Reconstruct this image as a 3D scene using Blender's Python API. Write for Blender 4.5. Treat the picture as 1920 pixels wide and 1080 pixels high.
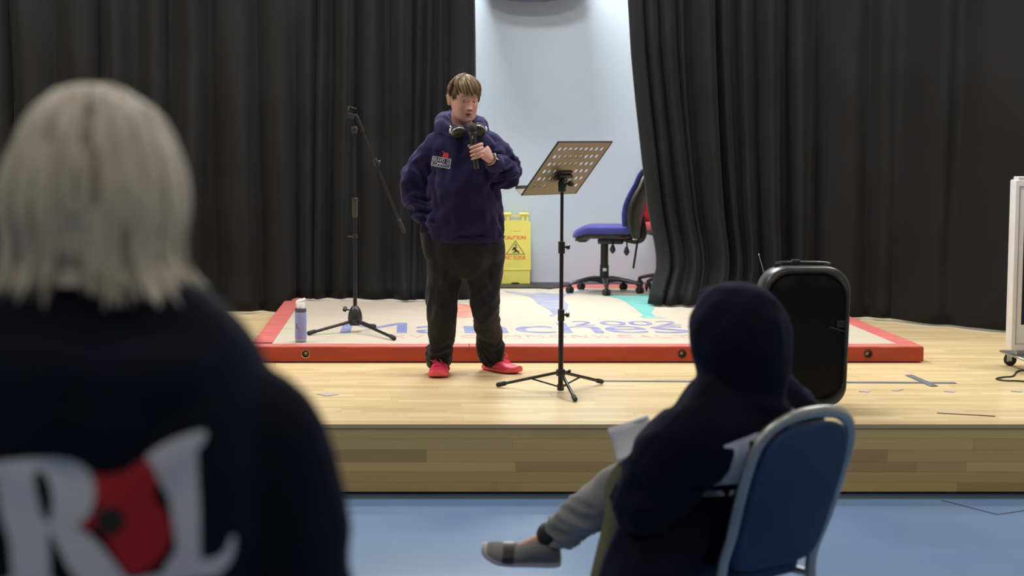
import bpy, bmesh, math, random
from mathutils import Vector, Matrix, noise
from mathutils.bvhtree import BVHTree
random.seed(7)
V = Vector
PI = math.pi
scene = bpy.context.scene
COL = scene.collection
for _o in list(bpy.data.objects):
    bpy.data.objects.remove(_o)

# ---------------------------------------------------------------- camera, world, lamps, exposure
F_PX = 3200.0                       # focal length in pixels of the 1920 wide frame
PITCH = math.atan(278.0 / F_PX)
CAM_Z = 1.65
STAGE = 0.331                       # height of the stage
DECK = STAGE + 0.10                 # height of the lifting platform on it
cam_data = bpy.data.cameras.new('camera')
cam = bpy.data.objects.new('camera', cam_data)
COL.objects.link(cam)
cam.location = (0, 0, CAM_Z)
cam.rotation_euler = (PI / 2 - PITCH, 0, 0)
cam_data.sensor_width = 36.0
cam_data.lens = F_PX * 36.0 / 1920.0
cam_data.shift_x = (960 - 770) / 1920.0
cam_data.clip_start = 0.05
cam_data.dof.use_dof = True
cam_data.dof.focus_distance = 9.55
cam_data.dof.aperture_fstop = 2.9
scene.camera = cam

world = bpy.data.worlds.new('world')
scene.world = world
world.use_nodes = True
world.node_tree.nodes['Background'].inputs[0].default_value = (0.5, 0.55, 0.65, 1)
world.node_tree.nodes['Background'].inputs[1].default_value = 0.05

def area(name, loc, size, power, color=(1, 1, 1), rot=(0, 0, 0), spread=PI):
    d = bpy.data.lights.new(name, 'AREA')
    d.shape = 'RECTANGLE'
    d.size, d.size_y = size
    d.energy = power
    d.color = color
    d.spread = spread
    o = bpy.data.objects.new(name, d)
    o.location = loc
    o.rotation_euler = rot
    COL.objects.link(o)
    return o

CEIL = 5.0
for i, (x, y, pw) in enumerate([(-3.2, 9.2, 105), (0.6, 9.2, 105), (4.2, 9.2, 105),
                                (-3.2, 11.4, 95), (0.2, 11.4, 95), (4.0, 11.4, 95)]):
    area('stage_ceiling_lamp', (x, y, CEIL - 0.06), (1.3, 0.6), pw, (1.0, 0.97, 0.93))
area('back_wall_lamp', (0.6, 13.75, CEIL - 0.06), (1.3, 0.35), 215, (0.98, 1.0, 0.96))
for x in (-3.0, 0.8, 4.4):
    for y in (-1.0, 3.2):
        area('hall_ceiling_lamp', (x, y, CEIL - 0.06), (1.3, 0.6), 32, (1.0, 0.94, 0.85))

scene.view_settings.view_transform = 'Standard'
scene.view_settings.look = 'None'
scene.view_settings.gamma = 1.0
scene.view_settings.use_curve_mapping = False
scene.view_settings.exposure = 0.0
scene.cycles.use_denoising = True
scene.cycles.max_bounces = 6

# ---------------------------------------------------------------- where a point of the real place lies
_sp, _cp = math.sin(PITCH), math.cos(PITCH)
def _ray(px, py):
    u = (px - 770.0) / F_PX
    v = (py - 540.0) / F_PX
    return V((u, _cp - v * _sp, -_sp - v * _cp))
def PY(px, py, y):                  # point at distance y from the camera wall
    d = _ray(px, py)
    return d * (y / d.y) + V((0, 0, CAM_Z))
def PZ(px, py, z):                  # point on a horizontal surface at height z
    d = _ray(px, py)
    return d * ((z - CAM_Z) / d.z) + V((0, 0, CAM_Z))

# ---------------------------------------------------------------- mesh helpers
def frame(axis, up=V((0, 0, 1))):
    a = axis.normalized()
    if abs(a.dot(up)) > 0.95:
        up = V((0, 1, 0)) if abs(a.y) < 0.9 else V((1, 0, 0))
    s = up.cross(a).normalized()
    return s, a.cross(s).normalized(), a

def catmull(pts, k=4):
    """smooth a list of tuples / vectors"""
    pts = [tuple(p) for p in pts]
    n = len(pts)
    out = []
    for i in range(n - 1):
        p0, p1, p2, p3 = pts[max(i - 1, 0)], pts[i], pts[i + 1], pts[min(i + 2, n - 1)]
        for j in range(k):
            t = j / k
            out.append(tuple(0.5 * (2 * b + (c - a) * t + (2 * a - 5 * b + 4 * c - d) * t * t + (3 * b - a - 3 * c + d) * t ** 3)
                             for a, b, c, d in zip(p0, p1, p2, p3)))
    out.append(pts[-1])
    return out

class MB:
    def __init__(self):
        self.v, self.f, self.m = [], [], []
    def add(self, vs, fs, m=0, M=None):
        b = len(self.v)
        if M is not None:
            vs = [M @ V(p) for p in vs]
        self.v.extend([tuple(p) for p in vs])
        self.f.extend([tuple(i + b for i in f) for f in fs])
        self.m.extend([m] * len(fs))
        return self
    def box(self, c, s, m=0, M=None):
        x, y, z = s[0] / 2, s[1] / 2, s[2] / 2
        vs = [V(c) + V(p) for p in ((-x, -y, -z), (x, -y, -z), (x, y, -z), (-x, y, -z), (-x, -y, z), (x, -y, z), (x, y, z), (-x, y, z))]
        return self.add(vs, [(0, 3, 2, 1), (4, 5, 6, 7), (0, 1, 5, 4), (1, 2, 6, 5), (2, 3, 7, 6), (3, 0, 4, 7)], m, M)
    def rbox(self, c, s, r, seg=3, m=0, M=None):
        bm = bmesh.new()
        bmesh.ops.create_cube(bm, size=1.0)
        for p in bm.verts:
            p.co = V((p.co.x * s[0], p.co.y * s[1], p.co.z * s[2])) + V(c)
        bmesh.ops.bevel(bm, geom=list(bm.edges), offset=r, segments=seg, profile=0.5, affect='EDGES')
        bm.verts.index_update()
        self.add([p.co.copy() for p in bm.verts], [tuple(q.index for q in f.verts) for f in bm.faces], m, M)
        bm.free()
        return self
    def loft(self, rings, cap=True, m=0, M=None, closed=True):
        n = len(rings[0])
        vs = [p for r in rings for p in r]
        fs = []
        for i in range(len(rings) - 1):
            for j in range(n if closed else n - 1):
                a, b = i * n + j, i * n + (j + 1) % n
                fs.append((a, b, b + n, a + n))
        if cap:
            fs.append(tuple(range(n))[::-1])
            fs.append(tuple(range((len(rings) - 1) * n, len(rings) * n)))
        return self.add(vs, fs, m, M)
    def tube(self, pts, r, n=8, m=0, M=None, cap=True, closed=False, flat=1.0, up=None):
        pts = [V(p) for p in pts]
        k = len(pts)
        rr = list(r) if hasattr(r, '__len__') else [r] * k
        rings = []
        t0 = (pts[1] - pts[0]).normalized()
        s, u, _ = frame(t0, up or V((0, 0, 1)))
        for i in range(k):
            a = pts[max(i - 1, 0)] if not closed else pts[(i - 1) % k]
            b = pts[min(i + 1, k - 1)] if not closed else pts[(i + 1) % k]
            t = (b - a)
            if t.length < 1e-9:
                t = t0
            t.normalize()
            s = (s - t * s.dot(t)).normalized()
            u = t.cross(s)
            rings.append([pts[i] + (s * math.cos(2 * PI * j / n) + u * (flat * math.sin(2 * PI * j / n))) * rr[i] for j in range(n)])
        if closed:
            rings.append(rings[0])
            return self.loft(rings, False, m, M)
        return self.loft(rings, cap, m, M)
    def limb(self, pts, radii, n=14, k=5, m=0, M=None, flat=1.0, up=None, tipk=0.8):
        q = catmull([tuple(p) + (r,) for p, r in zip(pts, radii)], k)
        P = [V(a[:3]) for a in q]
        R = [a[3] for a in q]
        d0 = (P[0] - P[1]).normalized()
        d1 = (P[-1] - P[-2]).normalized()
        P = [P[0] + d0 * R[0] * tipk, P[0] + d0 * R[0] * tipk * 0.85, P[0] + d0 * R[0] * tipk * 0.5] + P + [P[-1] + d1 * R[-1] * tipk * 0.5, P[-1] + d1 * R[-1] * tipk * 0.85, P[-1] + d1 * R[-1] * tipk]
        R = [R[0] * 0.2, R[0] * 0.55, R[0] * 0.87] + R + [R[-1] * 0.87, R[-1] * 0.55, R[-1] * 0.2]
        return self.tube(P, R, n, m, M, True, False, flat, up)
    def lathe(self, prof, n=20, m=0, M=None, cap=True):
        rings = [[V((r * math.cos(2 * PI * j / n), r * math.sin(2 * PI * j / n), z)) for j in range(n)] for r, z in prof]
        return self.loft(rings, cap, m, M)
    def rod(self, a, b, r, n=10, m=0, M=None):
        return self.tube([a, b], r, n, m, M)
    def prism(self, poly, h, m=0, M=None):
        n = len(poly)
        vs = [V((x, y, 0)) for x, y in poly] + [V((x, y, h)) for x, y in poly]
        fs = [tuple(range(n))[::-1], tuple(range(n, 2 * n))] + [(i, (i + 1) % n, n + (i + 1) % n, n + i) for i in range(n)]
        return self.add(vs, fs, m, M)
    def build(self, name, mats, parent=None, org=None, sharp=40, smooth=True):
        me = bpy.data.meshes.new(name)
        vs = self.v if org is None else [(p[0] - org[0], p[1] - org[1], p[2] - org[2]) for p in self.v]
        me.from_pydata(vs, [], self.f)
        finish(me, mats, self.m, sharp, smooth)
        return link(name, me, parent)

def finish(me, mats, mi=None, sharp=40, smooth=True):
    if not isinstance(mats, (list, tuple)):
        mats = [mats]
    for x in mats:
        me.materials.append(x)
    if mi is not None and len(mats) > 1:
        me.polygons.foreach_set('material_index', mi)
    bm = bmesh.new()
    bm.from_mesh(me)
    bmesh.ops.recalc_face_normals(bm, faces=bm.faces)
    bm.to_mesh(me)
    bm.free()
    if smooth:
        me.polygons.foreach_set('use_smooth', [True] * len(me.polygons))
        if sharp:
            me.set_sharp_from_angle(angle=math.radians(sharp))
    me.update()

def link(name, me, parent=None):
    o = bpy.data.objects.new(name, me)
    COL.objects.link(o)
    if parent is not None:
        o.parent = parent
    return o

def tag(o, label=None, cat=None, group=None, kind=None):
    if label: o['label'] = label
    if cat: o['category'] = cat
    if group: o['group'] = group
    if kind: o['kind'] = kind
    return o

def thing(name, label, cat, loc=(0, 0, 0), rz=0.0, group=None):
    o = bpy.data.objects.new(name, None)
    o.empty_display_size = 0.1
    o.location = loc
    o.rotation_euler = (0, 0, rz)
    COL.objects.link(o)
    return tag(o, label, cat, group)

def copy_tree(o, parent=None):
    c = o.copy()
    COL.objects.link(c)
    c.parent = parent
    for ch in list(o.children):
        copy_tree(ch, c)
    return c

def eval_mesh(o):
    dg = bpy.context.evaluated_depsgraph_get()
    dg.update()
    me = bpy.data.meshes.new_from_object(o.evaluated_get(dg))
    return me

def fuse(mb, name, mats, parent, org, voxel, smooth=4, wrinkle=None, factor=0.5, paint=None, keep=None):
    """one closed continuous skin around all the pieces of mb"""
    me = bpy.data.meshes.new(name + '_raw')
    me.from_pydata(mb.v, [], mb.f)
    bm = bmesh.new(); bm.from_mesh(me)
    bmesh.ops.recalc_face_normals(bm, faces=bm.faces)
    bm.to_mesh(me); bm.free()
    o = bpy.data.objects.new(name + '_raw', me)
    COL.objects.link(o)
    r = o.modifiers.new('r', 'REMESH')
    r.mode = 'VOXEL'
    r.voxel_size = voxel
    if smooth:
        s = o.modifiers.new('s', 'SMOOTH')
        s.factor = factor
        s.iterations = smooth
    out = eval_mesh(o)
    bpy.data.objects.remove(o)
    bpy.data.meshes.remove(me)
    out.name = name
    if wrinkle or keep:
        co = [v.co.copy() for v in out.vertices]
        no = [v.normal.copy() for v in out.vertices]
        if wrinkle:
            for v, c, n in zip(out.vertices, co, no):
                v.co = c + n * wrinkle(c, n)
    if keep:
        bm = bmesh.new(); bm.from_mesh(out)
        bmesh.ops.delete(bm, geom=[v for v in bm.verts if not keep(v.co)], context='VERTS')
        bm.to_mesh(out); bm.free()
    out.materials.clear()
    if not isinstance(mats, (list, tuple)):
        mats = [mats]
    for x in mats:
        out.materials.append(x)
    if paint:
        out.polygons.foreach_set('material_index', [paint(p.center) for p in out.polygons])
    out.polygons.foreach_set('use_smooth', [True] * len(out.polygons))
    out.update()
    bvh = BVHTree.FromPolygons([v.co.copy() for v in out.vertices], [tuple(p.vertices) for p in out.polygons])
    out.transform(Matrix.Translation(-V(org)))
    ob = link(name, out, parent)
    return ob, bvh

def flat_mesh(contours=None, text=None, fine=0.0, bold=0.0):
    """2D outline with holes, or text, as triangles: (verts, faces)"""
    if text is not None:
        cu = bpy.data.curves.new('t', 'FONT')
        cu.body = text
        cu.align_x = 'LEFT'
        cu.offset = bold
    else:
        cu = bpy.data.curves.new('t', 'CURVE')
        cu.dimensions = '2D'
        cu.fill_mode = 'BOTH'
        for c in contours:
            s = cu.splines.new('POLY')
            s.points.add(len(c) - 1)
            for p, q in zip(s.points, c):
                p.co = (q[0], q[1], 0, 1)
            s.use_cyclic_u = True
    o = bpy.data.objects.new('t', cu)
    COL.objects.link(o)
    me = eval_mesh(o)
    bpy.data.objects.remove(o)
    bm = bmesh.new()
    bm.from_mesh(me)
    bmesh.ops.triangulate(bm, faces=bm.faces)
    bmesh.ops.remove_doubles(bm, verts=bm.verts, dist=1e-6)
    if fine:
        for _ in range(7):
            e = [x for x in bm.edges if x.calc_length() > fine]
            if not e:
                break
            bmesh.ops.subdivide_edges(bm, edges=e, cuts=1)
            bmesh.ops.triangulate(bm, faces=bm.faces)
    bm.verts.index_update()
    r = [p.co.copy() for p in bm.verts], [tuple(q.index for q in f.verts) for f in bm.faces]
    bm.free()
    bpy.data.meshes.remove(me)
    return r

def fit(vf, x0, x1, y0, y1):
    vs, fs = vf
    ax, bx = min(p.x for p in vs), max(p.x for p in vs)
    ay, by = min(p.y for p in vs), max(p.y for p in vs)
    return [V((x0 + (p.x - ax) / max(bx - ax, 1e-9) * (x1 - x0), y0 + (p.y - ay) / max(by - ay, 1e-9) * (y1 - y0), 0)) for p in vs], fs

def press(vf, M, direction, bvh, lift=0.002):
    """lay a flat print on a cloth: M puts the 2D print in the world, then along direction onto the cloth"""
    vs, fs = vf
    out, ok = [], []
    for p in vs:
        w = M @ p
        h = bvh.ray_cast(w - direction * 0.6, direction)
        ok.append(h[0] is not None)
        out.append((h[0] - direction * lift) if h[0] is not None else w)
    return out, [f for f in fs if all(ok[i] for i in f)]

# ---------------------------------------------------------------- procedural materials
def material(name, color, rough=0.5, metal=0.0, vary=0.12, scale=8.0, stretch=(1, 1, 1), bump=0.0, bscale=60.0, sheen=0.0,
             rand=0.0, spec=0.5, coat=0.0, trans=0.0, color2=None, thresh=None, sheen_tint=None, aniso=None):
    m = bpy.data.materials.new(name)
    m.use_nodes = True
    nt = m.node_tree
    N, L = nt.nodes, nt.links
    b = N['Principled BSDF']
    b.inputs['Roughness'].default_value = rough
    b.inputs['Metallic'].default_value = metal
    b.inputs['Specular IOR Level'].default_value = spec
    b.inputs['Sheen Weight'].default_value = sheen
    if sheen_tint:
        b.inputs['Sheen Tint'].default_value = (*sheen_tint, 1)
    b.inputs['Coat Weight'].default_value = coat
    b.inputs['Transmission Weight'].default_value = trans
    tc = N.new('ShaderNodeTexCoord')
    mp = N.new('ShaderNodeMapping')
    mp.inputs['Scale'].default_value = stretch
    L.new(tc.outputs['Object'], mp.inputs['Vector'])
    no = N.new('ShaderNodeTexNoise')
    no.inputs['Scale'].default_value = scale
    no.inputs['Detail'].default_value = 4
    L.new(mp.outputs[0], no.inputs['Vector'])
    ramp = N.new('ShaderNodeValToRGB')
    c2 = color2 or tuple(c * (1 - vary) for c in color)
    c1 = color if color2 else tuple(min(1, c * (1 + vary)) for c in color)
    lo, hi = thresh or (0.35, 0.65)
    ramp.color_ramp.elements[0].position = lo
    ramp.color_ramp.elements[1].position = hi
    ramp.color_ramp.elements[0].color = (*c2, 1)
    ramp.color_ramp.elements[1].color = (*c1, 1)
    L.new(no.outputs['Fac'], ramp.inputs['Fac'])
    src = ramp.outputs['Color']
    if rand:
        oi = N.new('ShaderNodeObjectInfo')
        hs = N.new('ShaderNodeHueSaturation')
        mr = N.new('ShaderNodeMapRange')
        mr.inputs['To Min'].default_value = 1 - rand
        mr.inputs['To Max'].default_value = 1 + rand
        L.new(oi.outputs['Random'], mr.inputs['Value'])
        L.new(mr.outputs[0], hs.inputs['Value'])
        L.new(src, hs.inputs['Color'])
        src = hs.outputs['Color']
    L.new(src, b.inputs['Base Color'])
    if bump:
        n2 = N.new('ShaderNodeTexNoise')
        n2.inputs['Scale'].default_value = bscale
        n2.inputs['Detail'].default_value = 3
        L.new(mp.outputs[0], n2.inputs['Vector'])
        bp = N.new('ShaderNodeBump')
        bp.inputs['Strength'].default_value = bump
        bp.inputs['Distance'].default_value = 0.01
        L.new(n2.outputs['Fac'], bp.inputs['Height'])
        L.new(bp.outputs[0], b.inputs['Normal'])
    return m

def wood(name, ca, cb, strip=0.065, length=0.45, rough=0.35, rand=0.1, dirt=0.0):
    m = bpy.data.materials.new(name)
    m.use_nodes = True
    N, L = m.node_tree.nodes, m.node_tree.links
    b = N['Principled BSDF']
    b.inputs['Roughness'].default_value = rough
    tc = N.new('ShaderNodeTexCoord')
    oi = N.new('ShaderNodeObjectInfo')
    sh = N.new('ShaderNodeVectorMath'); sh.operation = 'ADD'
    mul = N.new('ShaderNodeMath'); mul.operation = 'MULTIPLY'; mul.inputs[1].default_value = 17.0
    cx = N.new('ShaderNodeCombineXYZ')
    L.new(oi.outputs['Random'], mul.inputs[0])
    L.new(mul.outputs[0], cx.inputs['X'])
    L.new(tc.outputs['Object'], sh.inputs[0]); L.new(cx.outputs[0], sh.inputs[1])
    br = N.new('ShaderNodeTexBrick')
    br.offset = 0.37
    br.inputs['Color1'].default_value = (0, 0, 0, 1)
    br.inputs['Color2'].default_value = (1, 1, 1, 1)
    br.inputs['Mortar'].default_value = (0.35, 0.35, 0.35, 1)
    br.inputs['Scale'].default_value = 1.0
    br.inputs['Mortar Size'].default_value = 0.0012
    br.inputs['Bias'].default_value = 0.0
    br.inputs['Brick Width'].default_value = length
    br.inputs['Row Height'].default_value = strip
    L.new(sh.outputs[0], br.inputs['Vector'])
    mp = N.new('ShaderNodeMapping')
    mp.inputs['Scale'].default_value = (2.0, 30.0, 30.0)
    L.new(sh.outputs[0], mp.inputs['Vector'])
    no = N.new('ShaderNodeTexNoise')
    no.inputs['Scale'].default_value = 1.6
    no.inputs['Detail'].default_value = 6
    L.new(mp.outputs[0], no.inputs['Vector'])
    add = N.new('ShaderNodeMix'); add.data_type = 'FLOAT'
    add.inputs['Factor'].default_value = 0.4
    L.new(br.outputs['Color'], add.inputs['A']); L.new(no.outputs['Fac'], add.inputs['B'])
    rp = N.new('ShaderNodeValToRGB')
    rp.color_ramp.elements[0].position = 0.1; rp.color_ramp.elements[1].position = 0.9
    rp.color_ramp.elements[0].color = (*ca, 1); rp.color_ramp.elements[1].color = (*cb, 1)
    L.new(add.outputs['Result'], rp.inputs['Fac'])
    hs = N.new('ShaderNodeHueSaturation')
    mr = N.new('ShaderNodeMapRange')
    mr.inputs['To Min'].default_value = 1 - rand; mr.inputs['To Max'].default_value = 1 + rand
    L.new(oi.outputs['Random'], mr.inputs['Value']); L.new(mr.outputs[0], hs.inputs['Value'])
    L.new(rp.outputs['Color'], hs.inputs['Color'])
    L.new(hs.outputs['Color'], b.inputs['Base Color'])
    return m

M = {}
M['wall'] = material('pale_blue_paint', (0.64, 0.755, 0.88), 0.6, vary=0.03, scale=1.2, bump=0.03, bscale=90)
M['plaster'] = material('cream_plaster', (0.55, 0.54, 0.50), 0.8, vary=0.04, scale=2)
M['ceiling'] = material('ceiling_white', (0.62, 0.62, 0.60), 0.9, vary=0.03, scale=2)
M['skirt'] = material('grey_skirting', (0.24, 0.24, 0.32), 0.5)
M['vinyl'] = material('blue_vinyl', (0.082, 0.165, 0.325), 0.42, vary=0.10, scale=2.2, bump=0.06, bscale=140, color2=(0.098, 0.18, 0.32))
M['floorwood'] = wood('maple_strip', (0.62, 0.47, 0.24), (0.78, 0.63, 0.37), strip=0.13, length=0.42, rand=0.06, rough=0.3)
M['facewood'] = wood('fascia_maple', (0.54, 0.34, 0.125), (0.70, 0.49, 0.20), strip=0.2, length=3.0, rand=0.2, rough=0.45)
M['nosing'] = wood('nosing_maple', (0.50, 0.36, 0.18), (0.60, 0.46, 0.25), strip=0.5, length=3.0, rand=0.05)
M['dark_gap'] = material('dark_gap', (0.02, 0.02, 0.03), 0.9)
M['curtain'] = material('black_drape', (0.0074, 0.0081, 0.0094), 0.72, vary=0.15, scale=3, bump=0.12, bscale=300, sheen=0.03, spec=0.2)
M['red_paint'] = material('red_paint', (0.36, 0.036, 0.012), 0.45, vary=0.12, scale=3, stretch=(1, 4, 4))
M['red_top'] = material('worn_red_top', (0.50, 0.095, 0.085), 0.5, vary=0.1, scale=6, stretch=(1, 8, 1), color2=(0.58, 0.18, 0.16))
M['deck'] = material('bare_plywood', (0.54, 0.475, 0.385), 0.5, vary=0.05, scale=2.5, stretch=(1, 6, 1), color2=(0.49, 0.43, 0.35))
M['ink_blue'] = material('worn_blue_paint', (0.155, 0.18, 0.40), 0.5, scale=7, stretch=(1, 5, 1), color2=(0.42, 0.40, 0.44), thresh=(0.3, 0.52))
M['ink_pale'] = material('faded_blue_paint', (0.23, 0.25, 0.40), 0.5, scale=5, stretch=(1, 4, 1), color2=(0.42, 0.39, 0.40), thresh=(0.3, 0.6))
M['ink_teal'] = material('worn_teal_paint', (0.10, 0.42, 0.40), 0.5, scale=7, stretch=(1, 4, 1), color2=(0.34, 0.48, 0.43), thresh=(0.3, 0.5))
M['ink_red'] = material('worn_red_paint', (0.62, 0.14, 0.10), 0.5, scale=9, stretch=(1, 4, 1), color2=(0.62, 0.42, 0.34), thresh=(0.35, 0.6))
M['ink_faint'] = material('faint_red_paint', (0.60, 0.26, 0.20), 0.5, scale=9, color2=(0.62, 0.47, 0.38), thresh=(0.35, 0.62))
M['brass'] = material('dull_brass', (0.40, 0.32, 0.17), 0.35, 0.9)
M['black_plastic'] = material('black_plastic', (0.018, 0.018, 0.019), 0.38)
M['black_satin'] = material('black_satin', (0.030, 0.030, 0.032), 0.3, 0.2)
M['black_metal'] = material('black_metal', (0.022, 0.021, 0.021), 0.32, 0.4)
M['rubber'] = material('rubber', (0.016, 0.016, 0.017), 0.7)
M['grille'] = material('speaker_grille', (0.006, 0.006, 0.006), 0.55, bump=0.3, bscale=400)
M['speaker_panel'] = material('speaker_panel', (0.0032, 0.0034, 0.0038), 0.5, spec=0.2)
M['speaker_shell'] = material('speaker_shell', (0.055, 0.056, 0.058), 0.34, 0.5)
M['chrome'] = material('chrome', (0.60, 0.61, 0.62), 0.22, 1.0)
M['silver'] = material('silver_frame', (0.40, 0.42, 0.42), 0.36, 0.85)
M['desk_sheet'] = material('music_desk_sheet', (0.17, 0.158, 0.14), 0.36, 0.85, vary=0.04)
M['paper'] = material('white_paper', (0.80, 0.80, 0.82), 0.7, vary=0.03)
M['yellow'] = material('yellow_plastic', (0.90, 0.83, 0.19), 0.4, vary=0.03, spec=0.5)
M['sign_red'] = material('sign_red', (0.75, 0.16, 0.02), 0.5)
M['sign_black'] = material('sign_black', (0.02, 0.02, 0.02), 0.5)
M['chair_blue'] = material('royal_blue_weave', (0.046, 0.047, 0.27), 0.85, sheen=0.2, bump=0.2, bscale=300)
M['chair_red'] = material('red_weave', (0.50, 0.018, 0.030), 0.85, sheen=0.2, bump=0.2, bscale=300)
M['seat_blue'] = material('blue_upholstery', (0.008, 0.038, 0.120), 0.75, sheen=0.02, bump=0.15, bscale=250)
M['bottle'] = material('lilac_label', (0.27, 0.31, 0.62), 0.4, vary=0.03)
M['bottle_clear'] = material('clear_plastic', (0.45, 0.42, 0.55), 0.12, trans=0.6)
M['bottle_band'] = material('dark_band', (0.07, 0.08, 0.12), 0.3)
M['white_plastic'] = material('white_plastic', (0.80, 0.80, 0.80), 0.35, vary=0.02)
M['screen_case'] = material('pale_grey_case', (0.66, 0.65, 0.66), 0.4, vary=0.02)
M['screen'] = material('dark_glass', (0.012, 0.016, 0.03), 0.06, spec=0.6)
M['tape'] = material('grey_tape', (0.13, 0.135, 0.16), 0.6, vary=0.25, scale=30)
M['tape_pale'] = material('pale_tape', (0.42, 0.38, 0.36), 0.6, vary=0.1, scale=30)
M['navy'] = material('navy_fleece', (0.0130, 0.0100, 0.043), 0.9, vary=0.10, scale=14, bump=0.10, bscale=260, sheen=0.22, sheen_tint=(0.5, 0.45, 0.95), spec=0.15)
M['dark_navy'] = material('dark_navy_fleece', (0.0055, 0.0065, 0.0125), 0.92, vary=0.10, scale=10, bump=0.10, bscale=260, sheen=0.07, sheen_tint=(0.4, 0.5, 0.9), spec=0.12)
M['hood_navy'] = material('hooded_navy_fleece', (0.0042, 0.0046, 0.0100), 0.92, vary=0.10, scale=10, bump=0.10, bscale=260, sheen=0.07, sheen_tint=(0.35, 0.38, 0.95), spec=0.12)
M['trousers'] = material('black_trousers', (0.0068, 0.0072, 0.0125), 0.8, vary=0.15, scale=10, bump=0.12, bscale=200, sheen=0.10, spec=0.25)
M['grey_cloth'] = material('grey_trousers', (0.22, 0.215, 0.215), 0.9, vary=0.08, scale=12, bump=0.15, bscale=200, sheen=0.1)
M['olive'] = material('olive_cloth', (0.085, 0.085, 0.045), 0.9, vary=0.1, scale=9, bump=0.12, bscale=200)
M['grey_shoe'] = material('grey_suede', (0.17, 0.165, 0.16), 0.85, vary=0.08, scale=20, bump=0.1, bscale=250)
M['pale_sole'] = material('pale_sole', (0.50, 0.45, 0.46), 0.6)
M['pink'] = material('coral_pink_shoe', (0.82, 0.045, 0.105), 0.5, vary=0.06, scale=25, bump=0.1, bscale=300)
M['pink_sole'] = material('coral_sole', (0.80, 0.085, 0.11), 0.5, vary=0.04)
M['pink_lace'] = material('coral_lace', (0.85, 0.06, 0.16), 0.7)
M['print_white'] = material('white_print', (0.55, 0.56, 0.63), 0.7, vary=0.04)
M['print_red'] = material('red_print', (0.36, 0.006, 0.012), 0.7, vary=0.08)
M['print_red2'] = material('red_stitching', (0.42, 0.012, 0.02), 0.7, vary=0.12)
M['print_black'] = material('black_print', (0.010, 0.012, 0.010), 0.7)
M['lip'] = material('lips', (0.36, 0.12, 0.10), 0.45)
M['eye_white'] = material('eye_white', (0.55, 0.50, 0.48), 0.2)
M['iris'] = material('iris', (0.03, 0.025, 0.02), 0.15)
M['skin'] = material('skin', (0.55, 0.290, 0.240), 0.5, vary=0.05, scale=14, bump=0.05, bscale=180)
M['skin'].node_tree.nodes['Principled BSDF'].inputs['Subsurface Weight'].default_value = 0.12
M['skin'].node_tree.nodes['Principled BSDF'].inputs['Subsurface Radius'].default_value = (0.012, 0.004, 0.002)
M['hair'] = material('sandy_hair', (0.19, 0.128, 0.060), 0.55, scale=90, stretch=(1, 1, 0.4), color2=(0.10, 0.064, 0.029), thresh=(0.3, 0.7), spec=0.3)
M['hair_deep'] = material('sandy_hair_dark', (0.105, 0.066, 0.030), 0.55, scale=90, color2=(0.06, 0.037, 0.017), spec=0.3)
M['hair_light'] = material('sandy_hair_light', (0.33, 0.24, 0.125), 0.5, scale=90, color2=(0.20, 0.14, 0.07), spec=0.35)
M['hair_dark'] = material('brow_hair', (0.13, 0.08, 0.04), 0.6)
M['blonde'] = material('ash_blonde_hair', (0.64, 0.59, 0.48), 0.5, scale=40, stretch=(1, 1, 0.08), color2=(0.36, 0.32, 0.25), thresh=(0.3, 0.7))
M['blonde_low'] = material('ash_blonde_lowlight', (0.30, 0.265, 0.205), 0.55, scale=40, stretch=(1, 1, 0.08), color2=(0.19, 0.165, 0.125))
M['scalp'] = material('scalp_shade', (0.40, 0.30, 0.25), 0.6, scale=20)
M['mat_black'] = material('black_mat', (0.012, 0.012, 0.013), 0.5)

# ---------------------------------------------------------------- the room
WALL_Y, EDGE_Y = 14.45, 7.86
XL, XR, YB = -6.5, 7.0, -5.0
def slab(name, a, b, m, kind='structure', parent=None):
    mb = MB()
    mb.box([(p + q) / 2 for p, q in zip(a, b)], [q - p for p, q in zip(a, b)])
    o = mb.build(name, m, parent, sharp=30)
    if kind: o['kind'] = kind
    return o
slab('floor', (XL, YB, -0.1), (XR, EDGE_Y + 0.05, 0), M['vinyl'])
slab('wall_back', (XL, WALL_Y, 0), (XR, WALL_Y + 0.12, CEIL), M['wall'])
slab('wall_left', (XL - 0.12, YB, 0), (XL, WALL_Y, CEIL), M['plaster'])
slab('wall_right', (XR, YB, 0), (XR + 0.12, WALL_Y, CEIL), M['plaster'])
slab('wall_rear', (XL, YB - 0.12, 0), (XR, YB, CEIL), M['plaster'])
slab('ceiling', (XL, YB, CEIL), (XR, WALL_Y, CEIL + 0.1), M['ceiling'])
slab('baseboard_back', (XL, WALL_Y - 0.018, STAGE), (XR, WALL_Y - 0.001, STAGE + 0.115), M['skirt'])

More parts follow.
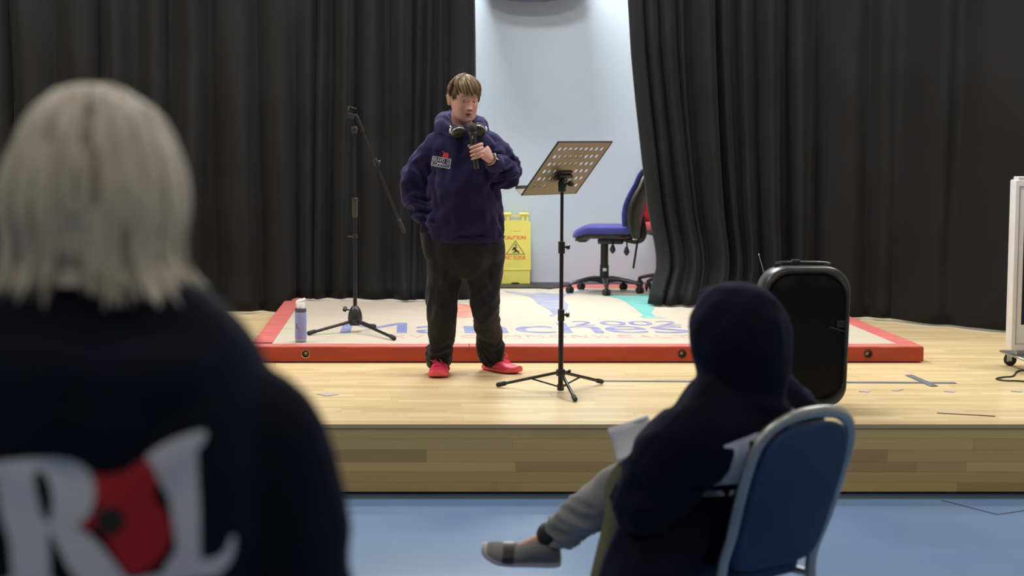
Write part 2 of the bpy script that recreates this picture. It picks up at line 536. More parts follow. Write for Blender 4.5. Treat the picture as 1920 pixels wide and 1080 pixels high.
# the stage: a core, boards on top, a faced front
stage = slab('stage_floor', (XL, EDGE_Y + 0.02, 0.0), (XR, WALL_Y - 0.02, STAGE - 0.013), M['floorwood'])
plank_cache = {}
def plank(x0, x1, y0, y1, z0, z1, m, parent, name='plank'):
    key = (round(x1 - x0, 3), round(y1 - y0, 3), round(z1 - z0, 3), m.name)
    if key not in plank_cache:
        mb = MB()
        mb.rbox((0, 0, 0), (x1 - x0, y1 - y0, z1 - z0), 0.0007, 1)
        o = mb.build(name, m, parent, sharp=30)
        plank_cache[key] = o.data
    else:
        o = link(name, plank_cache[key], parent)
    o.location = ((x0 + x1) / 2, (y0 + y1) / 2, (z0 + z1) / 2)
    return o
PX0, PX1, PY0, PY1 = -0.958, 3.042, 10.05, 14.40       # the lifting platform
ROW = 0.13
y = EDGE_Y + 0.09
r = 0
while y + ROW < WALL_Y - 0.05:
    off = (r * 0.83) % 2.25
    x = XL + 0.001
    first = True
    while x < XR - 0.01:
        ln = off if first and off > 0.3 else 2.25
        first = False
        x1 = min(x + ln, XR - 0.001)
        inside = x > PX0 + 0.02 and x1 < PX1 - 0.02 and y > PY0
        if not inside and (y < 13.0) and x1 > -4.2 and x < 5.4:
            plank(x, x1 - 0.0006, y, y + ROW - 0.0005, STAGE - 0.0135, STAGE, M['floorwood'], stage)
        x = x1
    y += ROW
    r += 1
# nosing and fascia boards
fascia = slab('trim_1', (XL, EDGE_Y + 0.012, 0.03), (XR, EDGE_Y + 0.03, STAGE - 0.02), M['dark_gap'])
x = XL
while x < XR - 0.05:
    x1 = min(x + 2.7, XR)
    plank(x + 0.0006, x1 - 0.0006, EDGE_Y - 0.012, EDGE_Y + 0.089, STAGE - 0.018, STAGE + 0.0015, M['nosing'], stage, 'nosing')
    x = x1
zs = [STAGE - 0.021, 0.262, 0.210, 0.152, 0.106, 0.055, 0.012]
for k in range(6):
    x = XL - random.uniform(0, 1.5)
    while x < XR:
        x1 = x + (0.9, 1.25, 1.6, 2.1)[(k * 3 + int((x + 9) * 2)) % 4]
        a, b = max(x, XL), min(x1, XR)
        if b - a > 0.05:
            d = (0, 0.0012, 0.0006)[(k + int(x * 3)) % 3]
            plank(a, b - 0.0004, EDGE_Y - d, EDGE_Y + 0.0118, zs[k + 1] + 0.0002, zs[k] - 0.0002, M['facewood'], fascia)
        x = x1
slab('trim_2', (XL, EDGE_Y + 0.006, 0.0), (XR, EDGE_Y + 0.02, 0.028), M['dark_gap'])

# ---------------------------------------------------------------- marks and tape on the floors
def strip(name, p, q, w, z, m, label, t=0.0012):
    p, q = V((p[0], p[1], 0)), V((q[0], q[1], 0))
    c = (p + q) / 2
    d = q - p
    n = max(2, int(d.length / 0.12))
    s = V((-d.y, d.x, 0)).normalized() * (w / 2)
    lo, hi = [], []
    for i in range(n + 1):
        pt = p + d * (i / n) - c
        j1, j2 = random.uniform(0.86, 1.1), random.uniform(0.86, 1.1)
        lo.append((pt + s * j1)); hi.append((pt - s * j2))
    poly = [(a.x, a.y) for a in lo] + [(a.x, a.y) for a in reversed(hi)]
    mb = MB(); mb.prism(poly, t)
    o = mb.build(name, m, None, sharp=30)
    o.location = (c.x, c.y, z)
    return tag(o, label, 'tape')
def sp(px, py): return PZ(px, py, STAGE)
strip('floor_tape', sp(1128, 714.5), sp(1792, 718.5), 0.050, STAGE + 0.0018, M['tape'], 'long strip of worn dark grey tape across the stage boards')
strip('floor_tape', sp(1704, 704), sp(1752, 725), 0.045, STAGE + 0.0032, M['tape'], 'short dark grey tape crossing the long tape line aslant')
for (x, y, w, h, lb) in ((1621, 733, 20, 0.075, 'small square of grey tape below the tape line, right of the loudspeaker'),
                         (1684, 731, 9, 0.09, 'tiny grey tape scrap below the crossing of the tape strips'),
                         (1781, 733, 20, 0.075, 'faded beige tape patch below the right end of the tape line'),
                         (1906, 733, 22, 0.06, 'pale grey tape patch near the cable of the screen')):
    a, b = sp(x - w / 2, y), sp(x + w / 2, y + 1)
    strip('floor_tape', a, b, h, STAGE + 0.0018, M['tape_pale'], lb)
strip('floor_tape', sp(1757, 775), sp(1866, 781), 0.012, STAGE + 0.0018, M['dark_gap'], 'thin black tape line near the stage edge at right')
strip('floor_tape', sp(601, 741), sp(625, 738), 0.10, STAGE + 0.0018, M['tape_pale'], 'grey tape patch on the boards left of the pink shoes')
def fl(px, py): return PZ(px, py, 0)
strip('floor_seam', fl(1765, 938), fl(1870, 965), 0.008, 0.0006, M['dark_gap'], 'fine dark crack in the blue floor before the stage', 0.001)['category'] = 'crack'
strip('floor_seam', fl(1870, 965), fl(1925, 957), 0.006, 0.0006, M['dark_gap'], 'second fine crack in the blue floor running to the frame edge', 0.001)['category'] = 'crack'

# ---------------------------------------------------------------- the lifting platform
plat = thing('lifting_platform', 'low square wooden platform with red edges and painted lettering, on the stage', 'platform', ((PX0 + PX1) / 2, PY0, STAGE))
PO = V(plat.location)
def pbox(name, x0, x1, y0, y1, z0, z1, m, bev=0.003, parent=plat):
    mb = MB()
    mb.rbox(((x0 + x1) / 2 - PO.x, (y0 + y1) / 2 - PO.y, (z0 + z1) / 2 - PO.z), (x1 - x0, y1 - y0, z1 - z0), bev, 1)
    return mb.build(name, m, parent, sharp=30)
T = 0.018
BW = 0.125
pbox('core', PX0 + 0.05, PX1 - 0.05, PY0 + 0.05, PY1 - 0.03, STAGE + 0.004, DECK - T, M['dark_gap'])
# front rail with round bolt holes
holes = [PY(x, 662, PY0).x for x in (573, 926, 1279, 1628)]
mb = MB()
xs = [PX0] + holes + [PX1]
z0, z1 = STAGE + 0.008, DECK - T * 0.6
zc = (STAGE + DECK) / 2 + 0.0035
HR = 0.021
def cell(x0, x1, hx):
    n = 16
    ring = [V((hx + HR * math.cos(2 * PI * j / n + PI / 4), PY0, zc + HR * math.sin(2 * PI * j / n + PI / 4))) for j in range(n)]
    sq = []
    for j in range(n):
        a = 2 * PI * j / n + PI / 4
        c, s = math.cos(a), math.sin(a)
        k = 1 / max(abs(c), abs(s))
        ux, uz = c * k, s * k
        sq.append(V(((hx + ux * (x1 - hx) if ux > 0 else hx + ux * (hx - x0)), PY0, (zc + uz * (z1 - zc) if uz > 0 else zc + uz * (zc - z0)))))
    back = [p + V((0, 0.04, 0)) for p in ring]
    vs = [p - PO for p in sq + ring + back]
    fs = [(j, (j + 1) % n, n + (j + 1) % n, n + j) for j in range(n)] + [(n + j, n + (j + 1) % n, 2 * n + (j + 1) % n, 2 * n + j) for j in range(n)]
    mb.add(vs, fs)
edges = [PX0] + [(a + b) / 2 for a, b in zip(holes[:-1], holes[1:])] + [PX1]
for i, hx in enumerate(holes):
    cell(edges[i], edges[i + 1], hx)
b0 = len(mb.v)
c = [V((PX0, PY0, z0)), V((PX1, PY0, z0)), V((PX1, PY0, z1)), V((PX0, PY0, z1))]
c2 = [p + V((0, 0.045, 0)) for p in c]
mb.add([p - PO for p in c + c2], [(0, 1, 5, 4), (1, 2, 6, 5), (2, 3, 7, 6), (3, 0, 4, 7), (4, 5, 6, 7)])
rail = mb.build('front_rail', M['red_paint'], plat, sharp=30)
for hx in holes:
    mb = MB()
    Mx = Matrix.Translation(V((hx, PY0 + 0.030, zc)) - PO) @ Matrix.Rotation(PI / 2, 4, 'X')
    mb.lathe([(0.0, -0.004), (0.0195, -0.004), (0.0195, 0.004), (0.012, 0.006), (0.0115, 0.016), (0.007, 0.018), (0.006, 0.010), (0.0, 0.010)], 16, 0, Mx, cap=False)
    mb.build('bolt', M['brass'], rail)
    mb = MB()
    Mx = Matrix.Translation(V((hx, PY0 - 0.0012, zc)) - PO) @ Matrix.Rotation(PI / 2, 4, 'X')
    mb.lathe([(0.0215, 0.0), (0.0260, 0.0), (0.0265, 0.0025), (0.0225, 0.003), (0.0215, 0.0)], 20, 0, Mx, cap=False)
    mb.build('ferrule', M['brass'] if hx < 0 else M['dark_gap'], rail)
pbox('side_rail', PX0, PX0 + 0.045, PY0 + 0.046, PY1, STAGE + 0.008, DECK - T * 0.6, M['red_paint'])
pbox('side_rail', PX1 - 0.045, PX1, PY0 + 0.046, PY1, STAGE + 0.008, DECK - T * 0.6, M['red_paint'])
# top: red border boards and bare deck panels, each its own piece
tz0, tz1 = DECK - T * 0.6, DECK
seam1 = PZ(900, 597.5, DECK).y
xsf = [PX0, 0.35, 1.75, PX1]
for a, b in zip(xsf[:-1], xsf[1:]):
    pbox('border_board', a, b - 0.003, PY0 - 0.001, PY0 + BW, tz0, tz1, M['red_top'], 0.002)
ysd = [PZ(500, q, DECK).y for q in (641.5, 631.5, 601.5, 589.5, 573)] + [PY1 - 0.42]
for a, b in zip(ysd[:-1], ysd[1:]):
    pbox('border_board', PX0, PX0 + BW - 0.002, max(a, PY0 + BW + 0.003), b - 0.010, tz0, tz1, M['red_top'], 0.002)
for a, b in ((PY0 + BW + 0.003, seam1), (seam1, 12.9), (12.9, PY1 - 0.42)):
    pbox('border_board', PX1 - BW + 0.002, PX1, a, b - 0.003, tz0, tz1, M['red_top'], 0.002)
for a, b in zip(xsf[:-1], xsf[1:]):
    pbox('border_board', a, b - 0.003, PY1 - 0.42, PY1, tz0, tz1, M['red_top'], 0.002)
for (y0, y1, cols) in ((PY0 + BW + 0.002, seam1 - 0.003, (PX0 + BW, PX1 - BW)), (seam1, 12.85, (PX0 + BW, 1.04, PX1 - BW)), (12.853, PY1 - 0.423, (PX0 + BW, 1.04, PX1 - BW))):
    for a, b in zip(cols[:-1], cols[1:]):
        pbox('deck_panel', a, b - 0.002, y0, y1, tz0, tz1, M['deck'], 0.0015)
# painted lettering and figures, flat on the deck
PZL = DECK + 0.0012
def paint(name, vf, m, lift=0.0):
    vs, fs = vf
    mb = MB()
    mb.add([V((p.x, p.y, PZL + lift)) - PO for p in vs], fs)
    return mb.build(name, m, plat, sharp=0)
def deck_y(py): return PZ(900, py, DECK).y
def letters(seq, ybase, ytop, m, name='lettering', lift=0.0, asc={}):
    y0 = deck_y(ybase)
    yx = deck_y(ytop)
    for ch, px0, px1 in seq:
        x0, x1 = PZ(px0, ybase, DECK).x, PZ(px1, ybase, DECK).x
        y1 = y0 + (yx - y0) * asc.get(ch, 1.0)
        paint(name, fit(flat_mesh(text=ch, fine=0), x0, x1, y0, y1), m, lift)
letters([('M', 637, 763), ('a', 780, 848), ('n', 872, 954), ('c', 970, 1045), ('h', 1057, 1134), ('e', 1142, 1220), ('s', 1231, 1297), ('t', 1305, 1345), ('e', 1355, 1430), ('r', 1442, 1490)],
        624.5, 611.5, M['ink_blue'], asc={'M': 1.48, 'h': 1.5, 't': 1.3})
letters([('2', 1077, 1116), ('0', 1129, 1178), ('0', 1183, 1228), ('2', 1236, 1278)], 610.2, 602.3, M['ink_blue'], lift=0.0004)
cw = 'XVII COMMONWEALTH GAMES'
cx = 662.0
seq = []
adv = {'M': 44, 'W': 48, 'I': 18, ' ': 26, 'O': 42, 'C': 38, 'N': 40, 'X': 36, 'V': 36}
cx = 640.0
k = (1305 - 866) / sum(adv.get(q, 36) for q in 'COMMONWEALT')
x0w = 866 - sum(adv.get(q, 36) for q in 'XVII ') * k
cx = x0w
for ch in cw:
    w = adv.get(ch, 36) * k
    if ch != ' ':
        seq.append((ch, cx, cx + w * 0.74))
    cx += w
letters(seq, 633.4, 628.2, M['ink_faint'])
def figure(pts, m):
    poly = [(PZ(x, y, DECK).x, PZ(x, y, DECK).y) for x, y in pts]
    paint('painted_figure', flat_mesh([poly], fine=0), m)
figure([(944, 545), (975, 548), (998, 550.5), (1003, 549.3), (1022, 549), (1032, 551), (1048, 551), (1073, 547.5), (1100, 542.5), (1106, 543.5), (1082, 549), (1060, 554.5), (1056, 560), (1058, 565), (1066, 571), (1064, 579), (1060, 586), (1056, 586), (1057, 578), (1050, 573),
        (1047, 580), (1044, 590), (1036, 594), (1029, 592), (1036, 588), (1030, 582), (1018, 575), (1008, 570), (1003, 564), (996, 557), (975, 552.5), (950, 548.5)], M['ink_pale'])
figure([(1121, 551), (1140, 552), (1168, 555), (1190, 555), (1205, 552), (1225, 551), (1240, 553.5), (1228, 561), (1230, 571), (1225, 580), (1222, 587), (1227, 593), (1250, 596.5), (1216, 597), (1200, 595), (1206, 590), (1198, 585), (1190, 578), (1180, 571), (1172, 565), (1160, 560), (1138, 555)], M['ink_teal'])
figure([(855, 569.5), (872, 571), (884, 573), (888, 580), (882, 588), (886, 594), (868, 596), (846, 595.5), (856, 591), (860, 588), (846, 585), (836, 577), (846, 571)], M['ink_red'])
figure([(700, 575), (735, 577), (760, 572), (790, 573), (800, 581), (790, 590), (770, 595), (752, 592), (762, 585), (745, 582), (715, 579)], M['ink_pale']) if False else None

# ---------------------------------------------------------------- curtains
def lerp_table(tab, t):
    if t <= tab[0][0]: return tab[0][1]
    for (a, va), (b, vb) in zip(tab[:-1], tab[1:]):
        if t <= b: return va + (vb - va) * (t - a) / (b - a)
    return tab[-1][1]
def curtain(name, label, path, folds_seed, ztop, zbot, edge, edge_side, spread, wmin, wmax, amp, pool=None, nz=44):
    """hanging cloth: path(s) gives x, y along its length; irregular folds; one edge follows a curve"""
    rnd = random.Random(folds_seed)
    L = path['len']
    fold = []
    s = 0.0
    while s < L:
        w = (wmin + (wmax - wmin) * rnd.random() ** 1.25) * (0.55 if (path['dense'] - s if edge_side > 0 else s - path['dense']) < 0 else 1.0)
        if s + w > L - 0.05:
            w = L - s
        fold.append((s, w, rnd.uniform(0.6, 1.0) * amp * min(1.0, 0.35 + w / 0.30), rnd.uniform(0.25, 0.75), rnd.uniform(-1, 1)))
        s += w
    vs = []
    cols = []
    for (s0, w, a, pk, tl) in fold:
        nn = 12
        for j in range(nn):
            cols.append((s0 + w * j / nn, j / nn, w, a, pk, tl))
    nx = len(cols)
    zt, zb0 = ztop, None
    for i in range(nz + 1):
        t = i / nz
        tt = t ** 0.85
        for (s, u, w, a, pk, tl) in cols:
            f = u / pk if u < pk else (1 - u) / (1 - pk)
            f = f * f * (3 - 2 * f)
            f = f ** (0.55 + 0.35 * abs(tl))
            drift = 0.045 * math.sin(3.1 * tt + tl * 4 + s) * tt + tl * 0.05 * tt
            x, y, nxv, nyv = path['at'](s)
            zb = zbot(x)
            z = ztop + (zb - ztop) * t
            blend = 1.0
            k = a * (0.75 + 0.5 * noise.noise(V((s * 2.0, z * 0.5, folds_seed))))
            e = lerp_table(edge, z)
            fall = max(0.0, 1 - abs(s - path['edge_s']) / spread)
            fall = fall * fall * (3 - 2 * fall)
            xx = x + (e * fall) + drift * 0.6
            yy = y - k * f - (pool(s, z) if pool else 0.0)
            fine = 0.010 * noise.noise(V((s * 9, z * 1.3, folds_seed + 5))) + 0.018 * noise.noise(V((s * 3.2 + z * 0.9, z * 0.7, folds_seed + 9)))
            vs.append((xx + nxv * fine, yy + fine, z + 0.012 * noise.noise(V((s * 3, 0, 2))) * t))
    fs = [(i * nx + j, i * nx + j + 1, (i + 1) * nx + j + 1, (i + 1) * nx + j) for i in range(nz) for j in range(nx - 1)]
    mb = MB()
    cx = sum(p[0] for p in vs) / len(vs)
    cy = sum(p[1] for p in vs) / len(vs)
    mb.add([(p[0] - cx, p[1] - cy, p[2] - STAGE) for p in vs], fs)
    o = mb.build(name, M['curtain'], None, sharp=0)
    o.location = (cx, cy, STAGE)
    sm = o.modifiers.new('thickness', 'SOLIDIFY')
    sm.thickness = 0.004
    sm.offset = 0
    return tag(o, label, 'curtain')
def bottom(x):
    if x < PX0 - 0.03: return STAGE + 0.014
    if x < PX0 + 0.03: return STAGE + 0.014 + (x - PX0 + 0.03) / 0.06 * 0.10
    if x < PX1 - 0.03: return DECK + 0.014
    if x < PX1 + 0.03: return DECK + 0.014 - (x - PX1 + 0.03) / 0.06 * 0.08
    return STAGE + 0.018
CY = 13.0
Llen = 5.6
xe = PY(892, 100, CY).x
lp = {'len': Llen, 'dense': Llen - 0.75, 'edge_s': Llen, 'at': lambda s: (xe - Llen + s, CY - 0.10 * max(0, (Llen - s - 2.0)) ** 1.0 * 0.4, 0.3, 1)}
curtain('curtain', 'black floor-length stage curtain hanging behind the boom stand, left of the pale wall', lp, 3, 4.2, bottom,
        [(0.4, 0.02), (0.9, 0.0), (3, 0.0)], 1, 0.7, 0.11, 0.38, 0.19,
        pool=lambda s, z: 0.16 * max(0.0, 1 - (z - DECK) / 0.5) ** 2 * max(0.0, 1 - abs(s - (Llen - 0.45)) / 0.5))
CR = 12.72
xr0 = PY(1178, 0, CR).x
def rpath(s):
    x = xr0 + s
    b = max(0.0, min(x - 2.9, 1.3))
    return x, CR + 0.02 - 0.28 * b - 0.52 * b * b - 0.15 * max(0.0, x - 4.2), 0.3, 1
rp = {'len': 4.2, 'dense': 0.55, 'edge_s': 0.0, 'at': rpath}
etab = []
for (py, px) in ((0, 1175), (100, 1180), (190, 1188), (300, 1200), (400, 1213), (470, 1226), (505, 1225), (535, 1214), (560, 1206), (600, 1202)):
    p = PY(px, py, CR)
    etab.append((p.z, p.x - xr0))
etab.sort()
curtain('curtain', 'black floor-length stage curtain right of the pale wall, its hem spread over the platform', rp, 11, 4.2, bottom,
        etab, -1, 1.6, 0.11, 0.38, 0.19,
        pool=lambda s, z: 0.30 * max(0.0, 1 - (z - DECK) / 0.7) ** 2 * max(0.0, 1 - abs(s - 0.25) / 1.0))
# rail the curtains hang from
mb = MB()
mb.tube([V((-5.4, CY - 0.05, 4.24)), V((0.6, CY - 0.05, 4.24))], 0.02, 10)
tag(mb.build('curtain_rail', M['black_metal']), 'black curtain rail above the left stage curtain', 'rail')
mb = MB()
mb.tube([V((1.5, CR - 0.05, 4.24)), V((2.9, CR - 0.05, 4.24)), V((4.2, CR - 1.2, 4.24)), V((5.6, CR - 1.45, 4.24))], 0.02, 10)
tag(mb.build('curtain_rail', M['black_metal']), 'black curtain rail above the right stage curtain', 'rail')

# round-bottomed unit added to cast a shadow on the wall; lower rim in view
hp_ = PY(1000, 3, WALL_Y - 0.16)
shadow_caster = thing('wall_shadow_caster', 'dull purple-grey wall unit added to cast a shadow on the top of the pale wall', 'shadow_caster', (hp_.x, WALL_Y - 0.005, hp_.z))
mb = MB()
rg = []
for (y, k) in ((0.0, .96), (-.16, 1.0), (-.27, .97), (-.30, .86), (-.305, .5)):
    rg.append([V((math.copysign(abs(math.cos(2 * PI * j / 32)) ** .75, math.cos(2 * PI * j / 32)) * .42 * k, y, .23 + math.copysign(abs(math.sin(2 * PI * j / 32)) ** .85, math.sin(2 * PI * j / 32)) * .23 * k)) for j in range(32)])
mb.loft(rg)
mb.build('casing', material('purple_grey_casing', (0.16, 0.155, 0.27), 0.6), shadow_caster)
mb = MB(); mb.rbox((0, -.306, .23), (.50, .012, .16), .004, 1); mb.build('front_panel', M['skirt'], shadow_caster)

# ---------------------------------------------------------------- things on the stage
def rotz(a): return Matrix.Rotation(a, 4, 'Z')
def knob(mb, c, axis, r=0.016, l=0.02, m=0, lobes=5):
    s, u, a = frame(V(axis))
    c = V(c)
    n = lobes * 4
    ring = lambda k, h: [c + a * h + (s * math.cos(2 * PI * j / n) + u * math.sin(2 * PI * j / n)) * r * k * (1 + 0.13 * math.cos(lobes * 2 * PI * j / n)) for j in range(n)]
    mb.tube([c - a * l * 0.9, c], r * 0.4, 8, m)
    mb.loft([ring(0.8, -0.1 * l), ring(1, 0.15 * l), ring(1, 0.8 * l), ring(0.75, l)], True, m)

# boom microphone stand
b = PZ(666, 622, DECK)
ms = thing('microphone_stand', 'black boom microphone stand with tripod base on the platform, its boom empty', 'stand', (b.x, b.y, DECK))
O = V(ms.location)
mb = MB()
mb.lathe([(0.012, 0.168), (0.022, 0.162), (0.034, 0.143), (0.043, 0.115), (0.047, 0.085), (0.045, 0.06), (0.034, 0.042), (0.0, 0.040)], 24)
hub = mb.build('base_hub', M['black_satin'], ms)
mb = MB(); knob(mb, (-0.055, -0.01, 0.145), (-1, -0.1, 0.25), 0.016, 0.022)
mb.build('hub_knob', M['black_plastic'], hub)
for px, py in ((579, 629), (739, 638.5), (702, 616)):
    t = PZ(px, py, DECK) - O
    d = V((t.x, t.y, 0)).normalized()
    mb = MB()
    mb.tube([d * 0.03 + V((0, 0, 0.068)), t - d * 0.03 + V((0, 0, 0.018))], 0.0095, 10)
    lg = mb.build('leg', M['black_metal'], ms)
    mb = MB()
    mb.limb([t - d * 0.045 + V((0, 0, 0.022)), t + V((0, 0, 0.0145))], [0.0135, 0.0145], 12, 3)
    mb.build('rubber_foot', M['rubber'], lg)
zt = PY(666, 243, O.y).z - DECK
zj = PY(666, 378, O.y).z - DECK
zk = PY(666, 443, O.y).z - DECK
mb = MB()
mb.tube([(0, 0, 0.16), (0, 0, zj)], 0.0125, 12)
mb.build('lower_tube', M['black_metal'], ms)
mb = MB(); mb.tube([(0, 0, zj - 0.01), (0, 0, zt)], 0.0085, 12)
mb.build('upper_tube', M['black_metal'], ms)
mb = MB(); mb.lathe([(0.013, zj - 0.10), (0.018, zj - 0.09), (0.018, zj - 0.005), (0.021, zj), (0.021, zj + 0.02), (0.012, zj + 0.025)], 16)
mb.build('clutch', M['black_satin'], ms)
mb = MB(); mb.lathe([(0.014, zk - 0.012), (0.018, zk - 0.010), (0.018, zk + 0.01), (0.014, zk + 0.012)], 16)
mb.tube([(0, 0, zk), (-0.045, -0.01, zk)], 0.005, 8)
mb.build('collar', M['black_satin'], ms)
mb = MB(); knob(mb, (0, -0.035, zt), (0, -1, 0), 0.021, 0.02)
mb.tube([(0, 0, zt - 0.03), (0, 0, zt + 0.02)], 0.015, 12)
mb.build('boom_joint', M['black_satin'], ms)
yb = O.y - 0.035
top, low = PY(669, 219, yb) - O, PY(758, 436, yb) - O
d = (low - top).normalized()
mb = MB()
mb.tube([top, top + d * 0.10], 0.011, 12); mb.tube([top + d * 0.09, top + d * 0.30], 0.0065, 10)
mb.tube([top + d * 0.30, low - d * 0.05], 0.0085, 10)
boom = mb.build('boom', M['black_metal'], ms)
mb = MB(); mb.limb([low - d * 0.085, low - d * 0.01], [0.013, 0.0145], 14, 3)
mb.build('counterweight', M['rubber'], boom)
mj = PY(704, 304, yb) - O
mb = MB(); mb.tube([mj - d * 0.025, mj + d * 0.025], 0.014, 12); knob(mb, mj + V((0.018, -0.016, 0)), (0.6, -0.8, 0), 0.011, 0.016)
mb.build('boom_clutch', M['black_satin'], boom)
c0 = PY(658, 213, yb) - O
Mx = Matrix.Translation(c0) @ Matrix.Rotation(0.30, 4, 'Y')
mb = MB()
mb.rbox((-0.022, 0, 0.0), (0.006, 0.035, 0.085), 0.002, 1, 0, Mx)
mb.rbox((0.005, 0, -0.012), (0.045, 0.035, 0.03), 0.003, 1, 0, Mx)
mb.rbox((0.002, 0, 0.038), (0.045, 0.035, 0.008), 0.002, 1, 0, Mx)
mb.tube([c0 + V((0.02, 0, -0.01)), top + V((-0.004, 0, 0.012)), top], 0.008, 8)
mb.build('phone_clamp', M['black_satin'], ms)

# lotion bottle
b = PZ(564, 641.5, DECK)
bt = thing('pump_bottle', 'tall lilac bottle with white flip cap on the front edge of the platform', 'bottle', (b.x, b.y, DECK + 0.0005))
mb = MB(); mb.lathe([(0.0, 0.0), (0.030, 0.0), (0.034, 0.004), (0.0345, 0.018), (0.0345, 0.19), (0.033, 0.203), (0.022, 0.215), (0.016, 0.22)], 28)
mb.build('body', M['bottle_clear'], bt)
mb = MB(); mb.lathe([(0.0349, 0.022), (0.0352, 0.023), (0.0352, 0.180), (0.0349, 0.182)], 28, cap=False)
lab = mb.build('printed_label', M['bottle'], bt)
mb = MB(); mb.lathe([(0.0345, 0.183), (0.0351, 0.184), (0.0351, 0.196), (0.0335, 0.204), (0.030, 0.206)], 28, cap=False)
mb.build('shoulder_band', M['bottle_band'], bt)
mb = MB()
for (a, z0, z1, w) in ((-2.35, 0.082, 0.118, 0.17), (-1.98, 0.080, 0.094, 0.09), (-1.86, 0.084, 0.090, 0.09)):
    vs = []
    for j in range(4):
        aa = a + w * j / 3
        vs += [(0.0354 * math.cos(aa), 0.0354 * math.sin(aa), z0), (0.0354 * math.cos(aa), 0.0354 * math.sin(aa), z1)]
    mb.add(vs, [(2 * j, 2 * j + 2, 2 * j + 3, 2 * j + 1) for j in range(3)])
mb.build('print_mark', M['bottle_band'], lab)
mb = MB(); mb.lathe([(0.026, 0.204), (0.0265, 0.206), (0.0265, 0.236), (0.024, 0.240), (0.0, 0.240)], 24)
cap = mb.build('cap', M['white_plastic'], bt)
mb = MB(); mb.limb([(-0.021, 0, 0.238), (-0.005, 0, 0.247), (0.012, 0, 0.252), (0.024, 0, 0.262)], [0.012, 0.014, 0.012, 0.007], 12, 3)
mb.build('spout', M['white_plastic'], cap)

# music stand
b = PZ(1051, 735, STAGE)
st = thing('music_stand', 'black folding music stand with perforated desk, standing before the speaking person', 'stand', (b.x, b.y, STAGE))
O = V(st.location)
ztop = PY(1048, 350, O.y).z - STAGE
zm1, zm2 = PY(1057, 463, O.y).z - STAGE, PY(1057, 590, O.y).z - STAGE
mb = MB(); mb.tube([(0, 0, 0.015), (0, 0, zm2 + 0.02)], 0.0135, 14); mb.build('lower_tube', M['black_metal'], st)
mb = MB(); mb.tube([(0, 0, zm2), (0, 0, zm1 + 0.02)], 0.0105, 14); mb.build('middle_tube', M['black_metal'], st)
mb = MB(); mb.tube([(0, 0, zm1), (0, 0, ztop + 0.01)], 0.0085, 14); mb.build('upper_tube', M['black_metal'], st)
for z in (zm1, zm2):
    mb = MB()
    mb.lathe([(0.011, z - 0.035), (0.0175, z - 0.033), (0.0175, z + 0.026), (0.013, z + 0.03)], 16)
    mb.tube([(0.012, -0.004, z), (0.024, -0.006, z)], 0.006, 8)
    cl = mb.build('clamp', M['black_plastic'], st)
    mb = MB(); knob(mb, (0.026, -0.006, z), (1, -0.25, 0), 0.013, 0.016)
    mb.build('knob', M['black_plastic'], cl)
zh = PY(1051, 697, O.y).z - STAGE
mb = MB(); mb.lathe([(0.014, zh - 0.025), (0.024, zh - 0.02), (0.026, zh), (0.022, zh + 0.012), (0.014, zh + 0.016)], 18)
knob(mb, (0.038, -0.012, zh + 0.003), (1, -0.3, 0), 0.011, 0.014)
hub = mb.build('leg_hub', M['black_plastic'], st)
for px, py in ((931, 726.5), (1130, 720.5), (1079, 755)):
    t = PZ(px, py, STAGE) - O
    d = V((t.x, t.y, 0)).normalized()
    a = d * 0.022 + V((0, 0, zh - 0.006))
    e = t - d * 0.02 + V((0, 0, 0.018))
    mb = MB(); mb.tube([a, e], 0.0085, 10)
    lg = mb.build('leg', M['black_metal'], st)
    mb = MB(); mb.limb([e - (e - a).normalized() * 0.03, e + (e - a).normalized() * 0.012], [0.0125, 0.013], 12, 3)
    mb.build('rubber_foot', M['rubber'], lg)
    mb = MB(); mid = a + (e - a) * 0.47
    mb.tube([mid, V((0, 0, 0.028)) + d * 0.012], 0.0048, 8)
    mb.build('brace', M['black_metal'], st)
mb = MB(); mb.lathe([(0.015, 0.008), (0.0185, 0.010), (0.0185, 0.04), (0.015, 0.042)], 14)
mb.build('foot_collar', M['black_plastic'], st)
